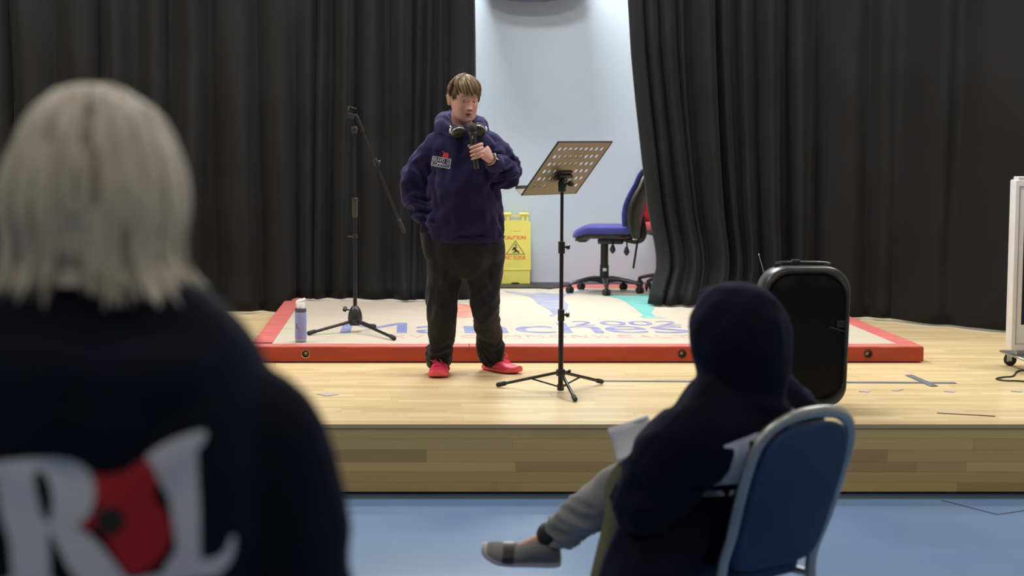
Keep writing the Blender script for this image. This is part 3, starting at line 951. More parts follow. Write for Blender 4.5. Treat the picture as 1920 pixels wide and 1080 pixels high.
# desk: a pressed sheet with rows of round holes
W = V((0.68, 0.733, 0)).normalized()
R = V((-0.733, 0.68, 0))
cen = PY(1064, 316, O.y - 0.02) - O
Dn = (R * 0.235 + V((0, 0, -0.272)))
DH = Dn.length
Dn.normalize()
NF = W.cross(Dn)
if NF.z < 0: NF = -NF
DW = 0.455
cols, rows, brd = 9, 6, 0.028
cw_, ch_ = (DW - 2 * brd) / cols, (DH - 0.022 - 0.035) / rows
def dp(u, v, n=0.0): return cen + W * (u - DW / 2) + Dn * (v - DH / 2) + NF * n
def desk_layer(mb, n, flip):
    for i in range(cols):
        for j in range(rows):
            u0, v0 = brd + i * cw_, 0.022 + j * ch_
            if (j >= 3 and i in (3, 4, 5)) :
                mb.add([dp(u0, v0, n), dp(u0 + cw_, v0, n), dp(u0 + cw_, v0 + ch_, n), dp(u0, v0 + ch_, n)], [(0, 1, 2, 3)])
                continue
            k = 16
            rr = 0.0105
            ring, sq, bk = [], [], []
            for q in range(k):
                a = 2 * PI * q / k + PI / 4
                c, s = math.cos(a), math.sin(a)
                ring.append(dp(u0 + cw_ / 2 + rr * c, v0 + ch_ / 2 + rr * s * 1.15, n))
                bk.append(dp(u0 + cw_ / 2 + rr * c, v0 + ch_ / 2 + rr * s * 1.15, n + 0.0012))
                f = 1 / max(abs(c), abs(s))
                sq.append(dp(u0 + cw_ / 2 + c * f * cw_ / 2, v0 + ch_ / 2 + s * f * ch_ / 2, n))
            mb.add(ring + sq, [(q, (q + 1) % k, k + (q + 1) % k, k + q) for q in range(k)])
            if not flip:
                mb.add(ring + bk, [(q, (q + 1) % k, k + (q + 1) % k, k + q) for q in range(k)])
    for (u0, u1, v0, v1) in ((0, brd, 0, DH), (DW - brd, DW, 0, DH), (brd, DW - brd, 0, 0.022), (brd, DW - brd, DH - 0.035, DH)):
        mb.add([dp(u0, v0, n), dp(u1, v0, n), dp(u1, v1, n), dp(u0, v1, n)], [(0, 1, 2, 3)])
mb = MB()
desk_layer(mb, 0.0, False); desk_layer(mb, 0.0012, True)
desk = mb.build('desk', M['desk_sheet'], st, sharp=30)
mb = MB()
for (a, e) in (((0, 0), (0, DH)), ((DW, 0), (DW, DH)), ((0, 0), (DW, 0))):
    mb.tube([dp(a[0], a[1], 0.002), dp(e[0], e[1], 0.002)], 0.0042, 8)
mb.build('rolled_edge', M['black_metal'], desk)
mb = MB()
q = [dp(-0.004, DH, -0.001), dp(DW + 0.004, DH, -0.001), dp(DW + 0.004, DH, 0.055), dp(-0.004, DH, 0.055)]
mb.add(q + [p + Dn * 0.0015 for p in q], [(0, 1, 2, 3), (7, 6, 5, 4), (0, 1, 5, 4), (1, 2, 6, 5), (2, 3, 7, 6), (3, 0, 4, 7)])
q = [dp(-0.004, DH, 0.055), dp(DW + 0.004, DH, 0.055), dp(DW + 0.004, DH - 0.015, 0.058), dp(-0.004, DH - 0.015, 0.058)]
mb.add(q, [(0, 1, 2, 3)])
mb.build('ledge', M['desk_sheet'], desk, sharp=30)
br = dp(DW * 0.5, DH * 0.62, -0.004)
mb = MB()
mb.rbox((0, 0, 0), (0.11, 0.055, 0.01), 0.003, 1, 0, Matrix.Translation(br) @ Matrix((W, Dn, -NF)).transposed().to_4x4())
mb.tube([br, V((0, 0, ztop + 0.03))], 0.014, 12)
mb.tube([br - W * 0.055 - NF * 0.012, br + W * 0.055 - NF * 0.012], 0.012, 12)
mb.lathe([(0.012, ztop - 0.03), (0.019, ztop - 0.025), (0.022, ztop + 0.02), (0.013, ztop + 0.045)], 16)
knob(mb, V((0.035, -0.02, ztop + 0.015)), (0.8, -0.6, 0), 0.016, 0.02)
knob(mb, br - NF * 0.03 - W * 0.03, -NF, 0.014, 0.02)
mb.build('bracket', M['black_plastic'], st)
# papers lying on the desk
pa = thing('music_sheet', 'white sheets of paper lying on the perforated desk of the music stand', 'paper', tuple(O + dp(DW * 0.52, DH * 0.5, 0.004)))
mb = MB()
po = V(pa.location) - O
u0, u1, v0, v1 = brd + 1.62 * cw_, brd + 5.95 * cw_, 0.022 + 0.55 * ch_, DH - 0.003
for k in range(3):
    o_ = V((0, 0, 0)) + W * 0.003 * k
    q = [dp(u0, v0 + 0.002 * k, 0.003 + 0.0006 * k), dp(u1, v0 + 0.006, 0.003 + 0.0006 * k), dp(u1, v1, 0.003 + 0.0006 * k), dp(u0, v1, 0.003 + 0.0006 * k)]
    q = [p + o_ - po for p in q]
    mb.add(q + [p + NF * 0.0005 for p in q], [(0, 1, 2, 3), (7, 6, 5, 4), (0, 1, 5, 4), (1, 2, 6, 5), (2, 3, 7, 6), (3, 0, 4, 7)])
mb.build('sheet', M['paper'], pa, sharp=30)

# wet floor sign
c = PY(966.5, 533, 14.30)
sg = thing('caution_sign', 'yellow plastic caution sign folded against the pale blue wall', 'sign', (c.x, 14.34, DECK + 0.0105))
SW, SH = 0.262, 0.605
lean = Matrix.Rotation(-0.07, 4, 'X')
def sign_board(off):
    """one leaf: legs, grip slot, tabs"""
    mb = MB()
    w, h = SW / 2, SH
    o = [(-w * 0.94, 0), (-w * 0.3, 0), (-w * 0.2, 0.010), (w * 0.2, 0.010), (w * 0.3, 0), (w * 0.94, 0), (w * 0.94, 0.105), (w, 0.12), (w * 0.97, h * 0.86), (w * 0.84, h * 0.865), (w * 0.84, h * 0.955), (-w * 0.84, h * 0.955), (-w * 0.84, h * 0.865), (-w * 0.97, h * 0.86), (-w, 0.12), (-w * 0.94, 0.105)]
    grip = [(-w * 0.40, h * 0.885), (w * 0.40, h * 0.885), (w * 0.40, h * 0.93), (-w * 0.40, h * 0.93)]
    s1 = [(-w * 0.68, h * 0.88), (-w * 0.58, h * 0.88), (-w * 0.58, h * 0.935), (-w * 0.68, h * 0.935)]
    s2 = [(-x, y) for x, y in s1]
    vs, fs = flat_mesh([o, grip, s1, s2])
    vs2 = [V((p.x, -0.009 + off, p.y)) for p in vs] + [V((p.x, 0.009 + off, p.y)) for p in vs]
    n = len(vs)
    mb.add(vs2, fs + [tuple(i + n for i in f[::-1]) for f in fs], 0, lean)
    for loop in (o, grip, s1, s2):
        k = len(loop)
        mb.add([V((x, -0.009 + off, y)) for x, y in loop] + [V((x, 0.009 + off, y)) for x, y in loop], [(i, (i + 1) % k, k + (i + 1) % k, k + i) for i in range(k)], 0, lean)
    return mb
front = sign_board(-0.012).build('front_leaf', M['yellow'], sg, sharp=30)
sign_board(0.012).build('rear_leaf', M['yellow'], sg, sharp=30)
for sx in (-1, 1):
    mb = MB(); mb.rbox((sx * SW * 0.29, 0, SH * 0.966), (0.085, 0.05, 0.026), 0.008, 2, 0, lean)
    mb.build('hinge_tab', M['yellow'], sg)
mb = MB(); mb.rbox((0, -0.022, 0.118), (SW * 0.97, 0.004, 0.004), 0.001, 1, 0, lean)
mb.build('crease', M['yellow'], front)
def sign_print(name, vf, m, lift=0.0):
    vs, fs = vf
    mb = MB(); mb.add([V((p.x, -0.0216 - lift, p.y)) for p in vs], fs, 0, lean)
    return mb.build(name, m, front, sharp=0)
sx0 = -0.098
sign_print('lettering', fit(flat_mesh(text='CAUTION', bold=0.028), -0.098, 0.086, 0.372, 0.403), M['sign_red'])
sign_print('lettering', fit(flat_mesh(text='WET FLOOR', bold=0.028), -0.098, 0.088, 0.203, 0.236), M['sign_red'])
sign_print('small_print', fit(flat_mesh(text='m  cleaning'), -0.040, 0.042, 0.438, 0.446), M['sign_black'])
tri = lambda k, cy=0.29: [(-0.102 * k, cy - 0.047 * k), (0.102 * k - 0.008 * 0, cy - 0.047 * k), (0, cy + 0.10 * k)]
sign_print('warning_triangle', flat_mesh([tri(0.80, 0.283), tri(0.70, 0.2835)]), M['sign_black'])
fig = [[(-0.020, 0.300), (-0.012, 0.312), (0.0, 0.306), (0.012, 0.318), (0.016, 0.314), (0.006, 0.298), (0.010, 0.286), (0.026, 0.276), (0.034, 0.262), (0.040, 0.264), (0.036, 0.256), (0.024, 0.258), (0.012, 0.268), (-0.002, 0.262), (-0.022, 0.258), (-0.024, 0.264), (-0.006, 0.272), (-0.010, 0.286), (-0.026, 0.278), (-0.030, 0.283)]]
sign_print('falling_figure', flat_mesh(fig), M['sign_black'])
sign_print('falling_head', flat_mesh([[(0.001 + 0.008 * math.cos(a * PI / 6), 0.325 + 0.008 * math.sin(a * PI / 6)) for a in range(12)]]), M['sign_black'])
sign_print('floor_lines', flat_mesh([[(-0.04, 0.249), (0.04, 0.249), (0.04, 0.2515), (-0.04, 0.2515)]]), M['sign_black'])
# black mat below the sign
mb = MB()
pl = [(p.x, p.y) for p in (PZ(905, 541, DECK), PZ(1008, 541, DECK), PZ(1032, 542.5, DECK), PZ(1070, 536.5, DECK), PZ(1060, 534, DECK), PZ(905, 534, DECK))]
cx_, cy_ = sum(a for a, _ in pl) / 6, sum(b_ for _, b_ in pl) / 6
mb.prism([(a - cx_, b_ - cy_) for a, b_ in pl], 0.010)
o = mb.build('floor_mat', M['mat_black'], None, sharp=30)
o.location = (cx_, cy_, DECK + 0.0002)
tag(o, 'thin black mat lying on the platform under the yellow sign', 'mat')

# office chairs
def seat_pad(mb, L, Wd, T_, z, nose, m=0):
    rings = []
    n = 28
    for (k, dz) in ((0.90, -T_ / 2), (0.985, -T_ * 0.32), (1.0, 0.0), (0.985, T_ * 0.3), (0.93, T_ * 0.46), (0.75, T_ * 0.54), (0.35, T_ * 0.55)):
        ring = []
        for j in range(n):
            a = 2 * PI * j / n
            c, s = math.cos(a), math.sin(a)
            e = 0.55
            x = math.copysign(abs(c) ** e, c) * L / 2 * k
            y = math.copysign(abs(s) ** e, s) * Wd / 2 * k
            drop = nose * max(0.0, (-x / (L / 2)) - 0.35) ** 2 * 1.4
            ring.append(V((x, y, z + dz - drop)))
        rings.append(ring)
    mb.loft(rings, True, m)
def back_pad(mb, H, Wd, z0, x0, leanx, T_, grow=1.0, off=0.0, m=0):
    rings = []
    for i in range(15):
        t = i / 14
        tt = t
        hw = Wd / 2 * grow * (0.60 + 0.42 * math.sin(PI * min(1, tt * 0.9 + 0.12)) ** 0.8) * (1 if 0 < i < 14 else 0.6)
        th = T_ / 2 * (math.sin(PI * (0.06 + 0.88 * tt)) ** 0.55)
        cx = x0 + leanx * tt - 0.035 * math.sin(PI * min(1.0, tt * 1.25)) + off
        z = z0 + H * tt
        ring = []
        for j in range(24):
            a = 2 * PI * j / 24
            c, s = math.cos(a), math.sin(a)
            y = math.copysign(abs(s) ** 0.6, s) * hw
            curve = 0.05 * (y / (Wd / 2)) ** 2
            ring.append(V((cx + math.copysign(abs(c) ** 0.7, c) * th - curve, y, z)))
        rings.append(ring)
    mb.loft(rings, True, m)
def office_chair(label, loc, rz, base_rot, fabric, low=0.0, rise=0.0):
    t = thing('office_chair', label, 'chair', loc, rz)
    mb = MB(); seat_pad(mb, 0.50, 0.48, 0.066, 0.508, 0.085); mb.build('seat', fabric, t)
    mb = MB(); seat_pad(mb, 0.46, 0.45, 0.05, 0.466, 0.070)
    mb.rbox((-0.165, 0, 0.425), (0.07, 0.30, 0.035), 0.012, 2)
    pan = mb.build('seat_pan', M['black_plastic'], t)
    mb = MB(); mb.rbox((0.05, 0, 0.415), (0.20, 0.13, 0.05), 0.012, 2); mb.rbox((0.17, 0, 0.425), (0.16, 0.07, 0.03), 0.008, 2)
    mb.build('mechanism', M['black_plastic'], t)
    mb = MB(); back_pad(mb, 0.53 - low, 0.42, 0.455 + rise, 0.212, 0.085, 0.046); mb.build('backrest', fabric, t)
    mb = MB(); back_pad(mb, 0.53 - low, 0.43, 0.435 + rise * .6, 0.268, 0.075, 0.105); mb.build('back_shell', M['black_plastic'], t)
    mb = MB(); mb.limb([(0.17, 0, 0.425), (0.262, 0, 0.42), (0.305, 0, 0.47), (0.295, 0, 0.62)], [0.022, 0.028, 0.03, 0.02], 12, 4)
    sp_ = mb.build('back_spine', M['black_plastic'], t)
    mb = MB(); mb.tube([(0.265, -0.04, 0.42), (0.235, -0.06, 0.20)], 0.0085, 8); mb.build('tilt_rod', M['black_metal'], sp_)
    mb = MB(); mb.rbox((0.245, -0.048, 0.435), (0.045, 0.02, 0.02), 0.006, 2); mb.build('lock_button', M['chrome'], sp_)
    for (x, z) in ((0.075, 0.36), (0.185, 0.345)):
        mb = MB(); mb.tube([(x, -0.10, 0.425), (x + 0.002, -0.12, z + 0.02)], 0.006, 8)
        mb.limb([(x, -0.12, z + 0.02), (x, -0.12, z - 0.012), (x, -0.12, z - 0.03)], [0.014, 0.023, 0.012], 12, 3)
        mb.build('lever', M['black_plastic'], t)
    mb = MB(); mb.lathe([(0.036, 0.10), (0.036, 0.22), (0.031, 0.225), (0.031, 0.40), (0.0, 0.40)], 20)
    colm = mb.build('column', M['black_plastic'], t)
    mb = MB(); mb.box((0, 0, 0), (0.03, 0.002, 0.022), 0, Matrix.Translation((0.006, -0.036, 0.185)))
    mb.build('sticker', M['white_plastic'], colm)
    mb = MB(); mb.lathe([(0.0, 0.075), (0.045, 0.075), (0.055, 0.10), (0.048, 0.125), (0.0, 0.125)], 20)
    mb.build('base_hub', M['black_plastic'], t)
    for k in range(5):
        a = base_rot + 2 * PI * k / 5
        d = V((math.cos(a), math.sin(a), 0))
        mb = MB()
        rings = []
        for (r_, z, w, h) in ((0.03, 0.105, 0.030, 0.024), (0.12, 0.108, 0.026, 0.019), (0.21, 0.096, 0.023, 0.016), (0.27, 0.082, 0.021, 0.015), (0.300, 0.072, 0.016, 0.013)):
            s_ = V((-d.y, d.x, 0))
            rings.append([d * r_ + V((0, 0, z)) + s_ * w * math.cos(2 * PI * j / 12) + V((0, 0, h * math.sin(2 * PI * j / 12))) for j in range(12)])
        mb.loft(rings)
        lg = mb.build('base_leg', M['black_plastic'], t)
        e = d * 0.292
        tw = a * 1.7 + k
        ax = V((math.cos(tw), math.sin(tw), 0))
        mb = MB()
        for sgn in (-1, 1):
            cc = e + V((0, 0, 0.0265)) + ax * 0.016 * sgn
            s_, u_, _ = frame(ax)
            prof = [(0.010, -0.010), (0.024, -0.009), (0.0265, -0.004), (0.0265, 0.004), (0.024, 0.009), (0.010, 0.010)]
            mb.loft([[cc + ax * z + (s_ * math.cos(2 * PI * j / 18) + u_ * math.sin(2 * PI * j / 18)) * r_ for j in range(18)] for r_, z in prof])
        mb.limb([e + V((0, 0, 0.045)), e + V((0, 0, 0.066))], [0.017, 0.014], 10, 2)
        mb.build('caster', M['rubber'], lg)
    return t
c = PY(1130, 540, 13.72)
office_chair('office swivel chair with royal blue seat and back, facing left on the platform', (c.x, 13.62, DECK + 0.0005), -0.20, -1.42, M['chair_blue'])
c = PY(1262, 540, 13.95)
office_chair('office swivel chair with red seat and back, half behind the right curtain', (c.x, 14.0, DECK + 0.0005), PI / 2 + 0.12, 0.9, M['chair_red'], 0.13, 0.07)

# portable loudspeaker near the stage edge
c = PZ(1510, 771, STAGE)
sk = thing('loudspeaker', 'black portable loudspeaker with thin aerial standing at the stage edge behind the chair', 'loudspeaker', (c.x, c.y + 0.14, STAGE), 0.03)
def sp_ring(w, h, z0, y, n=10, r=0.118, taper=0.035):
    pts = []
    for (cx, cz, a0) in ((w / 2 - r, h - r, 0), (-w / 2 + r, h - r, PI / 2), (-w / 2 + r * 0.8, r * 0.8, PI), (w / 2 - r * 0.8, r * 0.8, 1.5 * PI)):
        rr = r if a0 < PI else r * 0.8
        for j in range(n):
            a = a0 + PI / 2 * j / (n - 1)
            x, z = cx + rr * math.cos(a), cz + rr * math.sin(a)
            k = 1 - taper * 2.4 * (1 - z / h) ** 2 - 0.035 * max(0.0, z / h - 0.55) ** 2 * 4
            pts.append(V((x * k, y, z0 + z)))
    return pts
SWd, SHt = 0.43, 0.685
mb = MB()
mb.loft([sp_ring(SWd * 0.86, SHt - 0.05, 0.045, 0.16), sp_ring(SWd * 0.93, SHt - 0.02, 0.03, 0.10), sp_ring(SWd, SHt, 0.02, -0.02), sp_ring(SWd, SHt, 0.02, -0.115), sp_ring(SWd * 0.985, SHt - 0.012, 0.026, -0.128),
         sp_ring(SWd * 0.955, SHt - 0.03, 0.035, -0.132), sp_ring(SWd * 0.90, SHt - 0.062, 0.051, -0.120), sp_ring(SWd * 0.89, SHt - 0.07, 0.055, -0.104)], True)
body = mb.build('cabinet', M['speaker_shell'], sk, sharp=50)
mb = MB()
mb.loft([sp_ring(SWd * 0.885, SHt - 0.072, 0.056, -0.104), sp_ring(SWd * 0.87, SHt - 0.085, 0.0625, -0.114), sp_ring(SWd * 0.70, SHt - 0.20, 0.12, -0.120)], True)
mb.build('grille', M['speaker_panel'], sk, sharp=50)
mb = MB()
mb.tube(catmull([(-0.13, -0.02, SHt + 0.013), (-0.115, -0.02, SHt + 0.032), (0.115, -0.02, SHt + 0.030), (0.13, -0.02, SHt + 0.010)], 4), 0.008, 8)
mb.rbox((-0.035, -0.02, SHt + 0.036), (0.04, 0.03, 0.026), 0.006, 2); mb.rbox((-0.12, -0.02, SHt + 0.022), (0.03, 0.03, 0.02), 0.005, 2); mb.rbox((0.12, -0.02, SHt + 0.018), (0.03, 0.03, 0.02), 0.005, 2)
mb.build('handle', M['black_satin'], sk)
mb = MB(); mb.tube([(-0.185, 0.0, SHt - 0.02), (-0.212, 0.0, SHt + 0.068)], [0.0028, 0.0018], 8); mb.limb([(-0.2125, 0, SHt + 0.070), (-0.213, 0, SHt + 0.073)], [0.0032, 0.0032], 8, 2)
mb.build('aerial', M['chrome'], sk)
mb = MB(); mb.rbox((0, 0, 0), (0.085, 0.010, 0.010), 0.004, 2, 0, Matrix.Translation((SWd / 2 - 0.062, -0.119, 0.398)) @ Matrix.Rotation(0.28, 4, 'Y')); mb.rbox((SWd / 2 - 0.060, -0.116, 0.425), (0.080, 0.008, 0.035), 0.003, 2)
mb.build('side_grip', M['black_plastic'], sk)
for sx in (-0.13, 0.13):
    for sy in (-0.07, 0.09):
        mb = MB(); mb.lathe([(0.0, 0.0), (0.022, 0.0), (0.018, 0.07), (0.0, 0.07)], 14, 0, Matrix.Translation((sx, sy, 0)))
        mb.build('foot', M['rubber'], sk)
mb = MB(); mb.rbox((SWd / 2 - 0.002, -0.02, 0.43), (0.006, 0.02, 0.035), 0.002, 1); mb.build('red_glint', material('glint_red', (0.5, 0.01, 0.02), 0.2), sk)  # red glint at the cabinet edge, put in as a coloured block

# big screen on a wheeled stand at the right
y0 = 9.72
c = PY(1894, 655, y0)
t_, b_ = PY(1901, 337, y0), PY(1889, 655, y0)
sc_x = (PY(1900, 345, y0).x + b_.x) / 2
zb, zt_ = b_.z, t_.z
SCW = 1.55
sn = thing('display_screen', 'large display in a pale grey case on a castored stand at the right stage edge', 'screen', (sc_x + SCW / 2, y0, STAGE))
O = V(sn.location)
hx = SCW / 2
mb = MB(); mb.rbox((0, 0.0, (zb + zt_) / 2 - STAGE), (SCW, 0.10, zt_ - zb), 0.008, 2)
mb.rbox((0.006, 0.0, zt_ - STAGE + 0.008), (SCW - 0.02, 0.085, 0.02), 0.005, 2)
case = mb.build('case', M['screen_case'], sn)
mb = MB()
bw = 0.034
zc0, zc1 = zb - STAGE + 0.035, zt_ - STAGE - 0.035
for (a, b2) in (((-hx + 0.022, zc0), (-hx + 0.022 + 0.004, zc1)), ((hx - 0.026, zc0), (hx - 0.022, zc1)), ((-hx + 0.022, zc0), (hx - 0.022, zc0 + 0.004)), ((-hx + 0.022, zc1 - 0.004), (hx - 0.022, zc1))):
    mb.box(((a[0] + b2[0]) / 2, -0.0505, (a[1] + b2[1]) / 2), (b2[0] - a[0], 0.004, b2[1] - a[1]))
mb.build('bezel_groove', M['skirt'], case, sharp=30)
mb = MB(); mb.rbox((0, -0.050, (zb + zt_) / 2 - STAGE + 0.03), (SCW - 0.105, 0.004, zt_ - zb - 0.235), 0.001, 1)
mb.build('glass', M['screen'], case)
mb = MB(); mb.rbox((0, 0.02, 0.105), (SCW - 0.09, 0.06, 0.05), 0.006, 1); mb.rbox((-hx + 0.075, 0.0, 0.082), (0.09, 0.46, 0.014), 0.004, 1); mb.rbox((hx - 0.075, 0.0, 0.082), (0.09, 0.46, 0.014), 0.004, 1)
mb.rbox((-hx + 0.3, 0.075, 0.5), (0.06, 0.05, 0.8), 0.006, 1); mb.rbox((hx - 0.3, 0.075, 0.5), (0.06, 0.05, 0.8), 0.006, 1)
mb.build('stand_frame', M['silver'], sn)
for sx in (-1, 1):
    for sy in (-0.17, 0.20):
        x = sx * (hx - 0.075)
        mb = MB()
        s_ = 0.036
        prof = [(0.010, -0.014), (s_ - 0.004, -0.013), (s_, -0.008), (s_, 0.008), (s_ - 0.004, 0.013), (0.010, 0.014)]
        mb.loft([[V((x + r_ * math.sin(2 * PI * j / 22) + 0.01, sy + z, s_ + r_ * math.cos(2 * PI * j / 22))) for j in range(22)] for r_, z in prof])
        cs = mb.build('caster', M['rubber'], sn)
        mb = MB(); mb.rbox((x, sy - 0.017, 0.055), (0.03, 0.004, 0.055), 0.0015, 1); mb.rbox((x, sy + 0.017, 0.055), (0.03, 0.004, 0.055), 0.0015, 1); mb.rbox((x, sy, 0.0765), (0.05, 0.044, 0.006), 0.002, 1)
        mb.build('fork', M['chrome'], cs)
# cable looped on the boards by the caster
pts = [(1950, 697), (1918, 696), (1906, 699), (1899, 707), (1880, 709), (1868, 712), (1885, 715.5), (1908, 716), (1935, 718)]
mb = MB()
o0 = PZ(1895, 709, STAGE)
mb.tube([V((p[0], p[1], 0.0055)) for p in catmull([tuple(PZ(x, y, STAGE) - o0)[:2] for x, y in pts], 6)], 0.0045, 8)
o = mb.build('power_cable', M['rubber'], None)
o.location = (o0.x, o0.y, STAGE)
tag(o, 'black power cable looped on the boards beside the screen caster', 'cable')

# ---------------------------------------------------------------- people: building blocks
def g(d, s): return math.exp(-(d / s) ** 2)
HEADP = [(-.120, .012, -.080, -.055), (-.113, .032, -.092, -.028), (-.098, .051, -.097, .0), (-.078, .062, -.096, .03), (-.05, .068, -.094, .055), (-.02, .0715, -.093, .078),
         (.0, .072, -.091, .088), (.03, .074, -.094, .095), (.06, .072, -.088, .095), (.085, .062, -.070, .083), (.105, .042, -.040, .058), (.114, .022, -.014, .034), (.117, .008, .004, .016)]
def head_mesh(mb, Mx, detail=True, sc=1.0):
    prof = catmull(HEADP, 7)
    n = 80
    rings = []
    for (z, w, yf, yb) in prof:
        w = max(w, 0.004)
        yc, ry = (yf + yb) / 2, (yb - yf) / 2
        ring = []
        for j in range(n):
            a = 2 * PI * j / n
            c, s = math.cos(a), math.sin(a)
            e = 0.86
            x = w * math.copysign(abs(c) ** e, c)
            y = yc + ry * math.copysign(abs(s) ** e, s)
            if detail and y < 0:
                ax = abs(x)
                o = 0.0
                t = min(1.0, max(0.0, (0.008 - z) / 0.048))
                if -0.052 < z < 0.020:
                    o += (0.004 + 0.021 * t ** 1.3) * g(x, 0.0085 + 0.006 * t) * min(1.0, max(0.0, (z + 0.052) / 0.010))
                o += 0.008 * g(ax - 0.013, 0.007) * g(z + 0.041, 0.008)
                o -= 0.0125 * g(ax - 0.031, 0.017) * g(z - 0.001, 0.0125)
                o += 0.0055 * g(ax - 0.031, 0.012) * g(z - 0.000, 0.008)
                o += 0.0055 * g(ax - 0.028, 0.020) * g(z - 0.021, 0.008)
                o += 0.004 * g(ax - 0.046, 0.016) * g(z + 0.03, 0.018)
                o += 0.0062 * g(x, 0.018) * g(z + 0.0665, 0.0048)
                o += 0.0070 * g(x, 0.017) * g(z + 0.0785, 0.0055)
                o -= 0.0095 * g(x, 0.019) * g(z + 0.0722, 0.0026)
                o -= 0.0045 * g(x, 0.018) * g(z + 0.0895, 0.006)
                o += 0.0055 * g(x, 0.018) * g(z + 0.105, 0.010)
                o -= 0.0025 * g(ax - 0.026, 0.006) * g(z + 0.058, 0.014)
                y -= o
            ring.append(Mx @ (V((x, y, z)) * sc))
        rings.append(ring)
    mb.loft(rings)
    for sx in (-1, 1):                                   # ears
        rings = []
        for (dz, w, t) in ((-.030, .005, .004), (-.023, .009, .007), (-.010, .013, .006), (.004, .016, .006), (.017, .018, .008), (.026, .014, .009), (.031, .006, .004)):
            ring = []
            for j in range(12):
                a = 2 * PI * j / 12
                ring.append(Mx @ (V((sx * (.0765 + .009 * math.sin(a) * 1 + t * math.cos(a) + .008 * (dz + .03) / .06), .012 + w * math.sin(a) + dz * 0.2, -.012 + dz)) * sc))
            rings.append(ring)
        mb.loft(rings)

def torso(mb, rings, n=28, e=0.85):
    """rings: (centre, half width vector, half depth vector)"""
    q = catmull([tuple(c) + tuple(w) + tuple(d) for c, w, d in rings], 4)
    out = []
    for p in q:
        c, w, d = V(p[0:3]), V(p[3:6]), V(p[6:9])
        out.append([c + w * math.copysign(abs(math.cos(2 * PI * j / n)) ** e, math.cos(2 * PI * j / n)) + d * math.copysign(abs(math.sin(2 * PI * j / n)) ** e, math.sin(2 * PI * j / n)) for j in range(n)])
    mb.loft(out)

def relaxed_hand(mb, wrist, fdir, palm, thumb, sc=1.0, curl=0.5):
    """palm, four unequal bent fingers, thumb from the side of the palm"""
    f, t = V(fdir).normalized(), V(thumb).normalized()
    p = V(palm).normalized()
    w = V(wrist)
    rings = []
    for (d, hw, ht) in ((-.02, .026, .019), (.0, .027, .018), (.03, .036, .016), (.06, .041, .015), (.085, .041, .013), (.093, .036, .010)):
        rings.append([w + f * d * sc + t * hw * sc * math.cos(2 * PI * j / 16) + p * ht * sc * math.sin(2 * PI * j / 16) for j in range(16)])
    mb.loft(rings)
    for k, (off, ln, r) in enumerate(((.030, .072, .0085), (.010, .080, .009), (-.010, .074, .0085), (-.029, .058, .0075))):
        b = w + f * 0.080 * sc + t * off * sc
        pts, a = [b], 0.10
        d = f
        for sgm, bend in ((0.45, curl * 0.7), (0.32, curl), (0.23, curl * 0.7)):
            a += bend
            d = (f * math.cos(a) + p * math.sin(a)).normalized()
            pts.append(pts[-1] + d * ln * sgm * sc)
        mb.limb(pts, [r * sc, r * 0.95 * sc, r * 0.9 * sc, r * 0.78 * sc], 10, 3)
    b = w + f * 0.028 * sc + t * 0.028 * sc
    pts = [b, b + (f * 0.6 + t * 0.75 + p * 0.2).normalized() * 0.036 * sc]
    pts.append(pts[-1] + (f * 0.85 + t * 0.35 + p * 0.4).normalized() * 0.030 * sc)
    pts.append(pts[-1] + (f * 0.95 + t * 0.05 + p * 0.35).normalized() * 0.024 * sc)
    mb.limb(pts, [.014 * sc, .0115 * sc, .0105 * sc, .0085 * sc], 10, 3)

def bare_foot(mb, ankle, fdir, ground):
    f = V(fdir).normalized()
    s = V((-f.y, f.x, 0)) if abs(f.z) < 0.9 else V((1, 0, 0))
    a = V(ankle)
    mb.limb([a - f * 0.03 - ground * 0.045, a + f * 0.05 - ground * 0.045, a + f * 0.13 - ground * 0.052], [.030, .030, .020], 12, 3)

def ridged(v): return 1 - abs(noise.noise(v)) * 2
def folds_along(a, b, freq, amp, seed, reach, centre=0.5, width=0.5, twist=0.6):
    """soft creases running round a limb from a to b, strongest at centre"""
    a, b = V(a), V(b)
    ab = b - a
    L2 = ab.length_squared
    L = ab.length
    s, u, ax = frame(ab)
    def fn(c, n):
        t = (c - a).dot(ab) / L2
        if t < -0.15 or t > 1.15: return 0.0
        d = c - (a + ab * t)
        r = d.length
        if r > reach: return 0.0
        ang = math.atan2(d.dot(u), d.dot(s))
        k = g(t - centre, width) * min(1.0, (reach - r) / (reach * 0.25))
        q = ridged(V((t * L * freq + math.sin(ang + seed) * twist + math.sin(2 * ang + seed * 2) * twist * 0.35, math.cos(ang) * 0.8, math.sin(ang) * 0.8 + seed)))
        return amp * k * (q - 0.55)
    return fn
def broad(scale, amp, seed, sx=1, sy=1, sz=1):
    def fn(c, n):
        return amp * noise.noise(V((c.x * scale * sx + seed, c.y * scale * sy, c.z * scale * sz)))
    return fn
def creases(pa, pb, depth, wid, reach=0.2):
    """one drawn crease: a rounded fold ridge from pa to pb"""
    pa, pb = V(pa), V(pb)
    ab = pb - pa
    L2 = ab.length_squared
    def fn(c, n):
        t = max(0.0, min(1.0, (c - pa).dot(ab) / L2))
        d = (c - pa - ab * t).length
        if d > wid * 3: return 0.0
        return depth * math.exp(-(d / wid) ** 2) * math.sin(PI * (0.1 + 0.8 * t))
    return fn
def total(*fns):
    return lambda c, n: sum(f(c, n) for f in fns)

